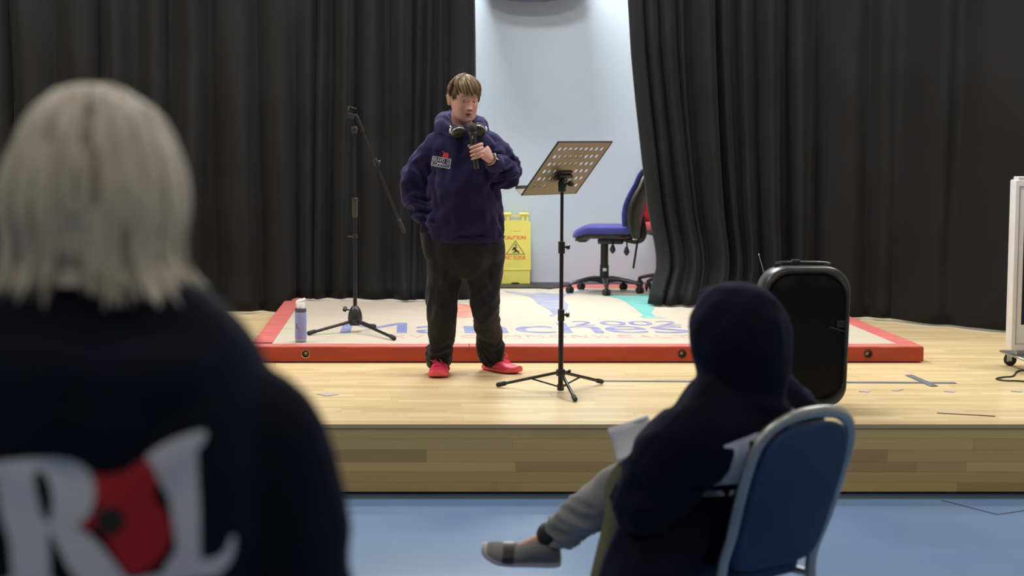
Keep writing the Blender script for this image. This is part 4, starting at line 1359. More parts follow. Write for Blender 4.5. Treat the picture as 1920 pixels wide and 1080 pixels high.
def shoe(heel, fdir, up, L, parent, org, mats, side=1, laces=True, wide=1.0, band=None, name='shoe'):
    """upper, sole, laces; heel is the middle of the heel's underside"""
    f = V(fdir).normalized()
    u = (V(up) - f * V(up).dot(f)).normalized()
    s = f.cross(u)
    heel = V(heel)
    prof = [(0.0, .020, .030), (0.02, .030, .062), (0.10, .036, .088), (0.22, .037, .092), (0.34, .037, .086), (0.48, .040, .068), (0.62, .045, .056), (0.76, .047, .047), (0.88, .042, .040), (0.96, .030, .032), (1.0, .016, .022)]
    k = L / 0.27
    q = catmull(prof, 4)
    def ring(t, hw, top, lo, grow=0.0, n=24):
        hw, top = hw * k * wide, top * k
        pts = []
        bend = side * 0.010 * k * math.sin(PI * t) * -1
        for j in range(n):
            a = 2 * PI * j / n
            c, sn = math.cos(a), math.sin(a)
            x = math.copysign(abs(c) ** 0.8, c) * (hw + grow)
            mid = (top + lo) / 2
            z = mid + math.copysign(abs(sn) ** (0.9 if sn > 0 else 0.45), sn) * ((top - lo) / 2 + grow)
            toe = 0.012 * k * max(0.0, t - 0.75) ** 2 * 16
            pts.append(heel + f * (t * L) + s * (x + bend) + u * (z + toe))
        return pts
    mb = MB(); mb.loft([ring(t, hw * 0.97, top, 0.012) for t, hw, top in q])
    ob = mb.build(name, mats[0], parent, org, sharp=0)
    mb = MB(); mb.loft([ring(min(1.02, max(-0.015, (t - 0.5) * 1.035 + 0.5)), hw * 1.07, 0.030 / 1.0 if 0.25 < t < 0.8 else 0.033, 0.001) for t, hw, top in q])
    mb.build('sole', mats[1], ob, sharp=50) 
    for c in ob.children:
        c.data.transform(Matrix.Translation(-V(org)))
    if laces:
        mb = MB()
        for i, t in enumerate((0.42, 0.48, 0.54, 0.60, 0.66)):
            tp = lerp_table([(p[0], p[2]) for p in prof], t) * k + 0.002
            c = heel + f * (t * L) + u * tp
            w = 0.020 * k
            mb.tube(catmull([c - s * w - u * 0.006 + f * 0.008 * (i % 2), c - s * w * 0.5 + u * 0.003, c + s * w * 0.5 + u * 0.003, c + s * w - u * 0.006 - f * 0.008 * (i % 2)], 3), 0.0036 * k, 7)
        tp = lerp_table([(p[0], p[2]) for p in prof], 0.41) * k + 0.008
        c = heel + f * (0.41 * L) + u * tp
        for sg in (-1, 1):
            mb.tube(catmull([c, c + s * sg * 0.022 + u * 0.014 + f * 0.006, c + s * sg * 0.044 + u * 0.004 + f * 0.012, c + s * sg * 0.030 - u * 0.010 + f * 0.022, c], 4), 0.0028 * k, 7)
            mb.tube(catmull([c, c + s * sg * 0.014 - u * 0.002 + f * 0.030, c + s * sg * 0.026 - u * 0.016 + f * 0.045], 4), 0.0026 * k, 7)
        lc = mb.build('laces', mats[2], ob, org)
    if band:
        mb = MB()
        t0, t1 = band
        rr = []
        for i in range(7):
            t = t0 + (t1 - t0) * i / 6
            rr.append(ring(t, lerp_table([(p[0], p[1]) for p in prof], t), lerp_table([(p[0], p[2]) for p in prof], t), 0.012, 0.0022))
        mb.loft(rr, False)
        mb.build('strap', mats[2], ob, org, sharp=0)
    return ob

def lock(mb, pts, r, flat=0.45, k=3, n=6, m=0, up=None):
    q = catmull(pts, k)
    c = len(q)
    rad = [r * (0.55 + 0.45 * math.sin(PI * min(1.0, 0.2 + 0.9 * i / c))) * (1 if i < c * 0.7 else max(0.12, 1 - (i - c * 0.7) / (c * 0.3) * 0.88)) for i in range(c)]
    mb.tube(q, rad, n, m, None, True, False, flat, up)

# ---------------------------------------------------------------- the person speaking on the stage
YP = 9.50
def pp(px, py, dy=0.0): return PY(px, py, YP + dy)
base = PZ(868, 702, STAGE)
ORG = V((base.x, base.y, STAGE))
per = thing('person', 'standing person in navy hoodie speaking into a microphone, one hand in pocket, coral shoes', 'person', tuple(ORG))
hx = Matrix.Translation(pp(870, 185.5, -0.045)) @ Matrix.Rotation(0.31, 4, 'Z') @ Matrix.Rotation(0.16, 4, 'X') @ Matrix.Rotation(0.05, 4, 'Y')
HS = 1.00
# joints
sh_r, sh_l = pp(808, 273), pp(920, 268, 0.01)
el_r, wr_r = pp(782, 352, 0.03), pp(806, 424, -0.03)
el_l, wr_l = pp(953, 330, -0.05), pp(917, 300, -0.215)
hip_r, hip_l = pp(838, 462, 0.01), pp(902, 462, 0.01)
kn_r, kn_l = pp(828, 585, -0.01), pp(911, 585, -0.01)
an_r, an_l = PZ(823, 702, STAGE) + V((0, 0.06, 0.085)), PZ(924, 696, STAGE) + V((0, 0.05, 0.085))
# microphone first: the hand closes on it
m_bot, m_top = pp(894, 317, -0.235), pp(884.5, 235, -0.215)
ma = (m_top - m_bot).normalized()
mx_r = (V((1, 0, 0)) - ma * ma.x).normalized()
mx_o = ma.cross(mx_r)
if mx_o.y > 0: mx_o = -mx_o
grip = pp(891, 284, -0.230)
def mp(r, o, a): return grip + mx_r * r + mx_o * o + ma * a
mb = MB()
head_mesh(mb, hx, True, HS)
neck_b, neck_t = pp(868, 252, 0.02), hx @ V((0, 0.022, -0.085))
mb.limb([neck_b - V((0, 0, 0.03)), (neck_b + neck_t) / 2, neck_t], [.066, .058, .056], 20, 4)
X, Yv = V((1, 0, 0)), V((0, 1, 0))
torso(mb, [(pp(868, 500), X * .10, Yv * .08), (pp(868, 462), X * .155, Yv * .105), (pp(868, 410), X * .150, Yv * .11), (pp(868, 340), X * .150, Yv * .11), (pp(867, 285), X * .150, Yv * .10), (pp(867, 258), X * .10, Yv * .075), (pp(868, 246), X * .06, Yv * .06)])
mb.limb([sh_r, (sh_r + el_r) / 2, el_r], [.042, .034, .030], 14, 3)
mb.limb([el_r, (el_r + wr_r) / 2, wr_r], [.030, .030, .026], 14, 3)
relaxed_hand(mb, wr_r, (0.16, 0.0, -1), (0.9, 0.2, 0.2), (0.1, -1, 0), 0.90, 0.3)
mb.limb([sh_l, (sh_l + el_l) / 2, el_l], [.042, .036, .030], 14, 3)
wr_in = mp(.076, -.018, -.050)
mb.limb([el_l, (el_l + wr_in) / 2, wr_in], [.030, .030, .027], 14, 3)
# left hand wrapped round the microphone
kn = []
for k, a in enumerate((.030, .010, -.010, -.029)):
    kn.append(mp(.046 - .002 * k, .004 - 0.002 * k, a + .004))
rings = []
for t, hw, ht in ((0.0, .026, .020), (0.25, .031, .021), (0.55, .038, .0185), (0.85, .041, .015), (1.0, .038, .012)):
    c = wr_in.lerp(mp(.044, -.002, .003), t)
    ax = (mp(.044, 0, 0) - wr_in).normalized()
    s1 = (ma - ax * ma.dot(ax)).normalized()
    s2 = ax.cross(s1)
    rings.append([c + s1 * hw * math.cos(2 * PI * j / 18) + s2 * ht * math.sin(2 * PI * j / 18) for j in range(18)])
mb.loft(rings)
for k, (a, r, ln) in enumerate(((.030, .0086, 1.0), (.0095, .0090, 1.04), (-.0110, .0086, 1.0), (-.0300, .0076, .92))):
    sl = -.0035
    mb.limb([mp(.040, -.001, a + .005), mp(.030 * ln, .0235, a + .002), mp(.010, .0325 * ln, a + sl), mp(-.012 * ln, .0285, a + 2 * sl), mp(-.0255 * ln, .0150, a + 3 * sl)], [r * 1.15, r * 1.10, r, r * .92, r * .80], 12, 3)
mb.limb([wr_in.lerp(mp(.044, 0, 0), 0.45) + mx_o * -.012, mp(.030, -.030, .022), mp(.004, -.0330, .034), mp(-.020, -.0215, .036), mp(-.031, -.006, .034)], [.015, .0125, .0105, .0095, .0075], 12, 3)
for h, kk, an in ((hip_r, kn_r, an_r), (hip_l, kn_l, an_l)):
    mb.limb([h, (h + kk) / 2, kk], [.080, .066, .050], 14, 3)
    mb.limb([kk, kk.lerp(an, 0.35), an], [.050, .050, .032], 14, 3)
f_r, f_l = V((-0.05, -1, 0)).normalized(), V((0.62, -0.80, 0)).normalized()
bare_foot(mb, an_r, f_r, V((0, 0, 1))); bare_foot(mb, an_l, f_l, V((0, 0, 1)))
hinv = hx.inverted()
def face_paint(c):
    p = hinv @ c
    if p.y < -0.06 and abs(p.x) < 0.0235:
        k = 1 - (p.x / 0.0235) ** 2
        if -0.0725 - 0.0105 * k < p.z < -0.0722 + 0.0075 * k: return 1
    return 0
body, _ = fuse(mb, 'body', [M['skin'], M['lip']], per, ORG, 0.0027, 2, None, 0.45, face_paint)
# eyes, lids, brows, the dark of the open mouth
for sx in (-1, 1):
    mb = MB()
    c = V((sx * 0.031, -0.0745, -0.0008))
    mb.lathe([(0.0001, -0.0105)] + [(0.0102 * math.sin(PI * i / 10), -0.0102 * math.cos(PI * i / 10)) for i in range(1, 10)] + [(0.0001, 0.0105)], 16, 0, hx @ Matrix.Translation(c))
    eye = mb.build('eye', [M['eye_white']], body, ORG)
    mb = MB()
    mb.lathe([(0.0001, 0.0012), (0.003, 0.001), (0.0048, 0.0), (0.0048, -0.002)], 14, 0, hx @ Matrix.Translation(c + V((0, -0.0095, -0.0030))) @ Matrix.Rotation(PI / 2 + 0.25, 4, 'X'))
    mb.build('iris', M['iris'], eye, ORG)
    for up_, nm in ((1, 'upper_lid'), (-1, 'lower_lid')):
        mb = MB()
        pts = []
        rows = []
        for i in range(6):
            e = (-0.08 if up_ > 0 else -0.42) + (1.25 if up_ > 0 else -0.8) * i / 5
            row = []
            for j in range(11):
                a = -1.25 + 2.5 * j / 10
                rr = 0.0110
                ee = e * math.cos(a * 0.75) if i < 5 else e
                row.append(hx @ (c + V((rr * math.sin(a) * math.cos(ee), -rr * math.cos(a) * math.cos(ee), rr * math.sin(ee)))))
            rows.append(row)
        mb.loft(rows, False, closed=False)
        o = mb.build(nm, M['skin'], eye, ORG)
        so = o.modifiers.new('s', 'SOLIDIFY'); so.thickness = 0.001
    mb = MB()
    lock(mb, [hx @ V((sx * x, y, z)) for x, y, z in ((0.012, -0.0985, 0.0185), (0.026, -0.0985, 0.0255), (0.040, -0.090, 0.024), (0.050, -0.080, 0.017))], 0.0032, 0.5)
    mb.build('eyebrow', M['hair_dark'], body, ORG)
mb = MB()
mb.limb([hx @ V((-0.012, -0.0975, -0.0725)), hx @ V((0.0, -0.1005, -0.0730)), hx @ V((0.012, -0.0975, -0.0725))], [0.0012, 0.0024, 0.0012], 8, 3, 0, None, 1.0)
mb.build('mouth_opening', M['print_black'], body, ORG)
mb = MB()
for sx in (-1, 1):
    mb.limb([hx @ V((sx * 0.0068, -0.112, -0.0485)), hx @ V((sx * 0.0075, -0.106, -0.0492))], [0.0024, 0.0024], 8, 2)
mb.build('nostril', M['print_black'], body, ORG)

# short sandy hair, swept over the forehead
mb = MB()
cap_r = []
for i in range(13):
    t = i / 12
    ring = []
    for j in range(40):
        a = 2 * PI * j / 40
        c, s = math.cos(a), math.sin(a)
        front = max(0.0, -s)
        side = abs(c)
        zlow = 0.036 * front ** 1.2 + 0.020 * side * (1 - front) * (1 - max(0.0, s)) + (-0.055) * max(0.0, s)
        z = zlow + (0.124 - zlow) * t
        k = max(0.0, 1 - max(0.0, (z - 0.015) / 0.113) ** 2.3) ** 0.5 if z > 0.015 else 1 - 0.10 * (0.015 - z) / 0.07
        ring.append(hx @ V((0.0815 * k * c + 0.004 * (1 - k), 0.001 + (0.097 + 0.007 * max(0, s)) * k * s, z)))
    cap_r.append(ring)
mb.loft(cap_r, True, 1)
rnd = random.Random(5)
def scalp(az, el, lift=0.0):
    """point on the hair volume: az around, el from the side (0) to the crown (1)"""
    c, s = math.cos(az), math.sin(az)
    k = math.cos(el * PI / 2)
    z = 0.010 + 0.112 * math.sin(el * PI / 2)
    return V(((0.082 + lift) * k * c, 0.001 + (0.101 + lift) * k * s, z + lift * math.sin(el * PI / 2)))
def comb(az, el, k):
    """which way the hair is combed at a place on the head"""
    return 0.55 * noise.noise(V((math.cos(az) * 2.2, math.sin(az) * 2.2, el * 2.5 + k)))
for i in range(520):
    az = rnd.uniform(0, 2 * PI)
    front = max(0.0, -math.sin(az))
    right = math.cos(az)
    lift = rnd.uniform(0.001, 0.011) + 0.006 * front + 0.006 * max(0.0, -right) + 0.010 * max(0.0, noise.noise(V((right * 3, math.sin(az) * 3, 1.7))))
    if front > 0.30:
        e0, e1, sweep = rnd.uniform(0.55, 0.98), 0.17 + rnd.uniform(-0.07, 0.10), 0.70
    elif math.sin(az) > 0.35:
        e0, e1, sweep = rnd.uniform(0.3, 0.95), rnd.uniform(-0.30, 0.10), 0.1
    else:
        e0, e1, sweep = rnd.uniform(0.25, 0.9), rnd.uniform(-0.02, 0.16), (-0.15 if right > 0 else 0.30)
    cur = comb(az, e0, 0.0)
    pts = []
    for q in range(7):
        t = q / 6
        el = e0 + (e1 - e0) * t ** 1.15
        a_ = az - 0.25 + sweep * t * t + cur * t + 0.10 * math.sin(4.5 * t + 3 * cur)
        lf = lift * (math.sin(PI * min(1.0, 0.25 + 0.75 * t)) * 0.9 + 0.15)
        if el < 0:
            p = scalp(a_, 0, lf); p.z += el * 0.14; p.x *= 1 + el * 0.15; p.y *= 1 + el * 0.12
        else:
            p = scalp(a_, el, lf)
        pts.append(hx @ p)
    tone = noise.noise(V((right * 2.5 + 4, math.sin(az) * 2.5, e0 * 3))) + rnd.uniform(-0.35, 0.35)
    lock(mb, pts, rnd.uniform(0.0036, 0.0078), 0.55, 3, 6, 1 if tone < -0.12 else (2 if tone > 0.16 else 0))
for sx in (-1, 1):                                       # sideburns
    for q in range(3):
        lock(mb, [hx @ V((sx * (0.075 - 0.003 * q), -0.030 - 0.009 * q, 0.035)), hx @ V((sx * (0.0775 - 0.004 * q), -0.034 - 0.010 * q, 0.010)), hx @ V((sx * (0.0735 - 0.004 * q), -0.033 - 0.009 * q, -0.012 + 0.008 * q))], 0.0040, 0.5, 3, 6, 1)
mb.build('hair', [M['hair'], M['hair_deep'], M['hair_light']], per, ORG, sharp=0)

# hoodie
mb = MB()
def ring2(y, xl, xr, d, dy=0.0):
    a, b = pp(xl, y, dy), pp(xr, y, dy)
    return ((a + b) / 2, (b - a) / 2, Yv * d)
torso(mb, [ring2(449, 803, 941, .145), ring2(444, 797, 946, .158), ring2(434, 794, 946, .168), ring2(415, 795, 944, .172), ring2(380, 799, 940, .172, -0.01), ring2(340, 803, 936, .168, -0.01), ring2(300, 806, 932, .152), ring2(275, 806, 930, .138), ring2(257, 816, 921, .118), ring2(246, 830, 910, .098, .01), ring2(238, 843, 900, .08, .015)])
mb.limb([sh_r + V((.03, 0, .012)), sh_r + V((-.012, 0, -.03)), sh_r.lerp(el_r, .5) + V((-.012, 0, 0)), el_r + V((-.006, 0, 0)), el_r.lerp(wr_r, .5) + V((-.01, 0, 0)), wr_r.lerp(el_r, .12)], [.070, .074, .080, .080, .074, .055], 20, 4)
mb.limb([sh_l + V((-.03, 0, .012)), sh_l + V((.012, 0, -.025)), sh_l.lerp(el_l, .5) + V((.006, 0, .004)), el_l + V((.004, 0, -.004))], [.068, .072, .078, .080], 20, 4)
wr_c = wr_in.lerp(el_l, 0.16)
mb.limb([el_l, el_l.lerp(wr_c, .5) + V((0, 0, -.012)), wr_c.lerp(el_l, .18), wr_c], [.080, .074, .058, .042], 20, 4)
# hood lying round the neck: high behind, open at the throat
hp, hr = [], []
for i in range(25):
    a = PI * 1.5 + 2 * PI * i / 24 + 0.0
    c, s = math.cos(a), math.sin(a)
    b = (s + 1) / 2
    hp.append(pp(866, 252) + V((.108 * c, .018 + .108 * s, -.005 + .098 * b ** 0.8 - .022 * max(0.0, c))))
    hr.append(.026 + .022 * b + .010 * abs(c))
mb.tube(hp[:-1], hr[:-1], 16, closed=True)
mb.limb([pp(868, 232, .10), pp(868, 262, .17), pp(868, 290, .16)], [.10, .10, .06], 18, 4, flat=0.7)
W1 = total(creases(pp(830, 236, -.02), pp(836, 212, .06), .010, .014), creases(pp(820, 244, -.05), pp(852, 262, -.13), .010, .014), creases(pp(905, 240, -.05), pp(895, 262, -.12), .010, .014), folds_along(sh_r, el_r, 13, .026, 1.3, .16, .85, .5), folds_along(el_r, wr_r, 22, .032, 4.1, .13, .75, .55), folds_along(sh_l, el_l, 15, .027, 2.2, .15, .8, .5), folds_along(el_l, wr_c, 24, .034, 6.4, .13, .45, .55),
           broad(9, .020, 3, 1, 1, .5), broad(22, .009, 8, 1, 1, .6),
           folds_along(pp(868, 330), pp(868, 452), 8, .028, 9.0, .30, 1.0, .35, 1.6),
           creases(pp(905, 250, -.12), pp(862, 305, -.17), .010, .018), creases(pp(928, 262, -.08), pp(922, 330, -.12), .012, .014), creases(pp(812, 262, -.08), pp(818, 340, -.14), .012, .014),
           creases(pp(800, 318, -.10), pp(824, 395, -.15), -.014, .016), creases(pp(936, 372, -.1), pp(880, 430, -.17), .012, .018), creases(pp(930, 400, -.1), pp(850, 440, -.17), .010, .016), creases(pp(805, 420, -.1), pp(850, 436, -.16), .010, .014))
hoodie, hoodie_bvh = fuse(mb, 'hoodie', M['navy'], per, ORG, 0.0075, 4, W1)
mb = MB()                                                # ribbed hem and cuff
q = []
for (y, xl, xr, d) in ((440, 800, 944, .157), (443, 797, 946, .1615), (452, 802, 942, .152), (455, 806, 939, .142)):
    a, b = pp(xl, y), pp(xr, y)
    q.append([(a + b) / 2 + (b - a) / 2 * math.copysign(abs(math.cos(2 * PI * j / 120)) ** .85, math.cos(2 * PI * j / 120)) * (1 + .008 * (j % 2)) + Yv * d * math.copysign(abs(math.sin(2 * PI * j / 120)) ** .85, math.sin(2 * PI * j / 120)) * (1 + .012 * (j % 2)) for j in range(120)])
mb.loft(q, False)
mb.build('hem_rib', M['navy'], hoodie, ORG, sharp=0)
cd = (wr_in - el_l).normalized()
mb = MB(); s_, u_, _ = frame(cd)
mb.loft([[wr_c + cd * t + (s_ * math.cos(2 * PI * j / 60) + u_ * math.sin(2 * PI * j / 60)) * r * (1 + .02 * (j % 2)) for j in range(60)] for t, r in ((-.045, .048), (-.03, .050), (.0, .048), (.022, .041), (.028, .037))], False)
mb.build('cuff', M['navy'], hoodie, ORG, sharp=0)
# chest print: a red figure over a boxed two-line name
def chest(vf, m, nm, lift=.0022):
    vs, fs = vf
    pl = [pp(0, 0)] 
    k = 1 / 335.0
    cx = pp(828, 300, -0.2)
    sk_ = Matrix.Rotation(0.16, 4, 'Y')
    Mx = Matrix.Translation(cx) @ sk_ @ Matrix(((k, 0, 0, 0), (0, 0, 1, 0), (0, k, 0, 0), (0, 0, 0, 1)))
    v2, f2 = press((vs, fs), Mx, V((0.0, 1, 0)), hoodie_bvh, lift)
    mb = MB(); mb.add(v2, f2)
    return mb.build(nm, m, hoodie, ORG, sharp=0)
fine = 1.2
def bx(x0, y0, x1, y1): return [(x0, y0), (x1, y0), (x1, y1), (x0, y1)]
chest(flat_mesh([bx(-17, -13.5, 17.5, 4.5), bx(-16, -12.5, 16.5, 3.5)], fine=fine), M['print_white'], 'print_frame')
chest((lambda r: r)(fit(flat_mesh(text='BRAVO 22', fine=.04), -15, 15.4, -4.0, 2.4)), M['print_white'], 'lettering')
chest(fit(flat_mesh(text='COMPANY', fine=.04), -15, 15.4, -11.4, -5.0), M['print_white'], 'lettering')
chest(flat_mesh([[(1, 5), (4.5, 5), (5, 7.5), (6.2, 5), (11, 5), (12, 9), (11.5, 13), (9, 15), (6, 13.8), (3.5, 14.5), (0, 17), (-0.5, 16), (2.2, 13), (1.5, 9.5)]], fine=fine), M['print_red2'], 'red_emblem')
# kangaroo pocket edge and drawstring eyelets are hidden by folds; trousers next
mb = MB()
torso(mb, [ring2(520, 830, 906, .09), ring2(500, 812, 932, .125), ring2(470, 801, 945, .150), ring2(440, 803, 942, .145), ring2(425, 806, 940, .14)])
ft_r, ft_l = an_r + V((0, .004, -.040)), an_l + V((-.004, .006, -.036))
mb.limb([hip_r + V((-.005, 0, 0)), hip_r.lerp(kn_r, .35), hip_r.lerp(kn_r, .7), kn_r, kn_r.lerp(ft_r, .5), kn_r.lerp(ft_r, .85), ft_r + V((0, 0, .006))], [.118, .108, .094, .082, .079, .076, .064], 22, 4)
mb.limb([wr_r + V((0, 0, .02)), wr_r + V((.012, -.004, -.06)), wr_r + V((.022, -.002, -.15))], [.052, .064, .060], 16, 3)
mb.limb([hip_l + V((.010, 0, 0)), hip_l.lerp(kn_l, .35) + V((.006, 0, 0)), hip_l.lerp(kn_l, .7), kn_l, kn_l.lerp(ft_l, .5), kn_l.lerp(ft_l, .85), ft_l + V((0, 0, .006))], [.118, .106, .092, .078, .072, .073, .060], 22, 4)
W2 = total(folds_along(kn_r, ft_r, 18, .020, 3.3, .13, .80, .34, 1.0), folds_along(kn_l, ft_l, 18, .020, 7.3, .13, .80, .34, 1.0), folds_along(hip_r, kn_r, 9, .010, 2.3, .16, .8, .5, 1.2), folds_along(hip_l, kn_l, 9, .010, 5.3, .16, .8, .5, 1.2), broad(10, .016, 31, 1, 1, .45), broad(22, .006, 33, 1, 1, .5),
           creases(pp(846, 505, -.11), pp(812, 560, -.1), .012, .016), creases(pp(886, 505, -.11), pp(930, 555, -.1), .012, .016), creases(pp(930, 470, -.12), pp(936, 600, -.08), .010, .014))
trous, _ = fuse(mb, 'trousers', M['trousers'], per, ORG, 0.0085, 4, W2)
shoe(an_r + V((0, .055, -.085)), f_r, (0, 0, 1), .285, per, ORG, (M['pink'], M['pink_sole'], M['pink_lace']), 1, wide=1.14)
shoe(an_l - f_l * .055 + V((0, 0, -.085)), f_l, (0, 0, 1), .285, per, ORG, (M['pink'], M['pink_sole'], M['pink_lace']), -1, wide=1.08)

# microphone
mic = thing('microphone', 'black handheld microphone held before the chin of the standing person', 'microphone', tuple(m_bot))
zax = Matrix((mx_r, ma.cross(mx_r), ma)).transposed().to_4x4()
ML = (m_top - m_bot).length
mb = MB(); mb.lathe([(0.0, 0.0), (.0145, 0.0), (.0160, .004), (.0165, .03), (.0172, ML * .55), (.0190, ML * .70), (.0215, ML * .78), (.0215, ML * .80)], 24, 0, zax)
mh = mb.build('handle', M['black_satin'], mic)
mb = MB(); mb.lathe([(.0235, ML * .79), (.0255, ML * .80), (.0255, ML * .825), (.0235, ML * .835)], 24, 0, zax)
mb.build('collar', M['black_plastic'], mic)
mb = MB(); mb.lathe([(.0225, ML * .835), (.0265, ML * .87), (.0275, ML * .93), (.0255, ML * .99), (.019, ML * 1.035), (.010, ML * 1.055), (.001, ML * 1.06)], 28, 0, zax)
mb.build('windscreen', M['grille'], mic)
mb = MB(); mb.rbox((0, 0, 0), (.008, .004, .018), .0015, 2, 0, zax @ Matrix.Translation((-.004, -.0200 if (zax @ V((0, -1, 0))).y < 0 else .0200, ML * .72)))
mb.build('switch', M['silver'], mh)
# watch
wc = wr_in.lerp(el_l, 0.035)
watch = thing('wristwatch', 'watch with grey strap on the wrist holding the microphone', 'watch', tuple(wc))
mb = MB(); s_, u_, _ = frame(cd)
mb.loft([[cd * t + (s_ * math.cos(2 * PI * j / 32) + u_ * math.sin(2 * PI * j / 32)) * r for j in range(32)] for t, r in ((-.012, .0325), (-.011, .0345), (.011, .0345), (.012, .0325), (-.012, .0325))], False)
mb.build('strap', material('grey_strap', (.22, .215, .20), .5), watch)
out = (V((.75, -.35, .45)) - cd * V((.75, -.35, .45)).dot(cd)).normalized()
Mx = Matrix.Translation(out * .0375) @ Matrix((cd, out.cross(cd), out)).transposed().to_4x4()
mb = MB(); mb.rbox((0, 0, 0), (.038, .036, .011), .004, 2, 0, Mx)
wf = mb.build('case', M['chrome'], watch)
mb = MB(); mb.rbox((0, 0, .0052), (.032, .030, .002), .0008, 1, 0, Mx)
mb.build('dial', M['screen'], wf)

# headphones round the neck
hc = pp(872, 238, -.02)
hd = thing('headphones', 'black over-ear headphones with silver rims hanging round the neck of the standing person', 'headphones', tuple(hc))
pl, pr = pp(859, 248, -.155) - hc, pp(897, 245, -.150) - hc
mb = MB()
arc = [pl + V((-.028, .02, .012))] + [V((.088 * math.cos(a), .030 + .098 * math.sin(a), .020 + .012 * math.sin(a))) + V((-.012, 0, 0)) for a in [PI * (1.12 - 1.24 * i / 12) for i in range(13)]] + [pr + V((.028, .02, .012))]
mb.tube(catmull(arc, 3), .0115, 12, flat=0.6)
mb.build('headband', M['black_satin'], hd)
for p, n_ in ((pl, V((.25, -.62, -.74))), (pr, V((-.15, -.75, -.64)))):
    s_, u_, a_ = frame(n_)
    Mx = Matrix.Translation(p) @ Matrix((s_, u_, a_)).transposed().to_4x4()
    Mx = Mx @ Matrix.Scale(.86, 4)
    mb = MB(); mb.lathe([(.034, -.030), (.044, -.026), (.046, -.012), (.043, -.002)], 30, 0, Mx)
    mb.build('ear_cushion', M['rubber'], hd)
    mb = MB(); mb.lathe([(.0445, -.004), (.0465, 0.0), (.0455, .010), (.040, .017), (.028, .020), (0.0, .0185)], 30, 0, Mx)
    cup = mb.build('ear_cup', M['black_satin'], hd)
    mb = MB(); mb.lathe([(.0467, -.002), (.0480, 0.0), (.0478, .004), (.0460, .006)], 30, 0, Mx, cap=False)
    mb.build('rim', M['silver'], cup)
    mb = MB(); mb.limb([p + V((math.copysign(.040, p.x + .006), .008, .016)), p + V((math.copysign(.041, p.x + .006), .0, .0))], [.008, .009], 10, 3)
    mb.build('yoke', M['silver'], cup)

# ---------------------------------------------------------------- seated hooded person and her chair
def seat_z(px, py, y): return PY(px, py, y)
ang = math.radians(38)
FW = V((-math.sin(ang), math.cos(ang), 0))          # the way chair and sitter face
LF = V((-math.cos(ang), -math.sin(ang), 0))         # their left
ctop = PY(1523, 775, 4.53)
back_top = V((ctop.x, ctop.y, 0))
lean = 0.150
CO = V((back_top.x, back_top.y, 0)) + FW * (lean + 0.21)      # middle of the seat
UP = V((0, 0, 1))
def ch(f, l, z): return CO + FW * f + LF * l + UP * z
chair = thing('banquet_chair', 'silver framed stacking chair with blue padded back, under the hooded sitter', 'chair', tuple(CO))
ZT = ctop.z
def back_f(z):                                        # the back leans away from the sitter
    t = max(0.0, (z - 0.44) / (ZT - 0.44))
    return -0.21 - lean * t
HW = 0.205
pts = []
for sg in (1, -1):
    p = [(-0.30, 0.185, 0.0), (-0.262, 0.188, 0.20), (-0.212, 0.190, 0.44), (back_f(0.60), 0.198, 0.60), (back_f(0.72), HW, 0.72), (back_f(ZT - .10), HW - .004, ZT - .10), (back_f(ZT - .05), HW - .03, ZT - .045), (back_f(ZT - .012), .12, ZT - .012), (back_f(ZT), .055, ZT)]
    q = [ch(f, l * sg, z) for f, l, z in p]
    pts += q if sg > 0 else [ch(back_f(ZT), 0, ZT + .002)] + q[::-1]
mb = MB(); mb.tube(catmull(pts, 5), 0.0180, 14, flat=0.8, up=FW)
mb.build('frame', M['silver'], chair, CO)
for sg in (1, -1):
    mb = MB(); mb.tube(catmull([ch(-.205, .185 * sg, .425), ch(.10, .185 * sg, .42), ch(.20, .185 * sg, .405), ch(.225, .190 * sg, .30), ch(.255, .195 * sg, .0)], 4), 0.0125, 12)
    mb.build('front_leg', M['silver'], chair, CO)
    mb = MB(); mb.tube([ch(.222, .19 * sg, .22), ch(-.262, .188 * sg, .22)], 0.009, 10)
    mb.build('side_rail', M['silver'], chair, CO)
    for f, l in ((-.30, .185), (.255, .195)):
        mb = MB(); mb.lathe([(0.0, 0.0), (.018, 0.0), (.018, .025), (.0, .025)], 14, 0, Matrix.Translation(ch(f, l * sg, -0.0)))
        mb.build('foot_cap', M['rubber'], chair, CO)
mb = MB()
rings = []
for (t, k) in ((-.026, .93), (-.022, .985), (-.010, 1.0), (.012, 1.0), (.026, .97), (.034, .88), (.036, .5)):
    ring = []
    outline = []
    z0, z1 = 0.475, ZT - 0.027
    for j in range(48):
        a = 2 * PI * j / 48
        c, s = math.cos(a), math.sin(a)
        e = 0.50 if s > 0 else 0.35
        l = math.copysign(abs(c) ** e, c) * (HW - 0.018)
        h = math.copysign(abs(s) ** (0.62 if s > 0 else 0.35), s)
        z = (z0 + z1) / 2 + h * (z1 - z0) / 2
        l *= 0.95 + 0.05 * min(1, max(0, (z - .44) / .3))
        cz = (z0 + z1) / 2
        z = cz + (z - cz) * k
        ring.append(ch(back_f(z) + t + .004, l * k, z))
    rings.append(ring)
mb.loft(rings)
mb.build('backrest', M['seat_blue'], chair, CO, sharp=0)
mb = MB()
rings = []
for (z, k) in ((.425, .90), (.432, .98), (.455, 1.0), (.475, .97), (.487, .85), (.490, .5)):
    rings.append([ch(.01 + math.copysign(abs(math.cos(2 * PI * j / 40)) ** .4, math.cos(2 * PI * j / 40)) * .215 * k, math.copysign(abs(math.sin(2 * PI * j / 40)) ** .4, math.sin(2 * PI * j / 40)) * .205 * k, z) for j in range(40)])
mb.loft(rings)
mb.build('seat', M['seat_blue'], chair, CO, sharp=0)

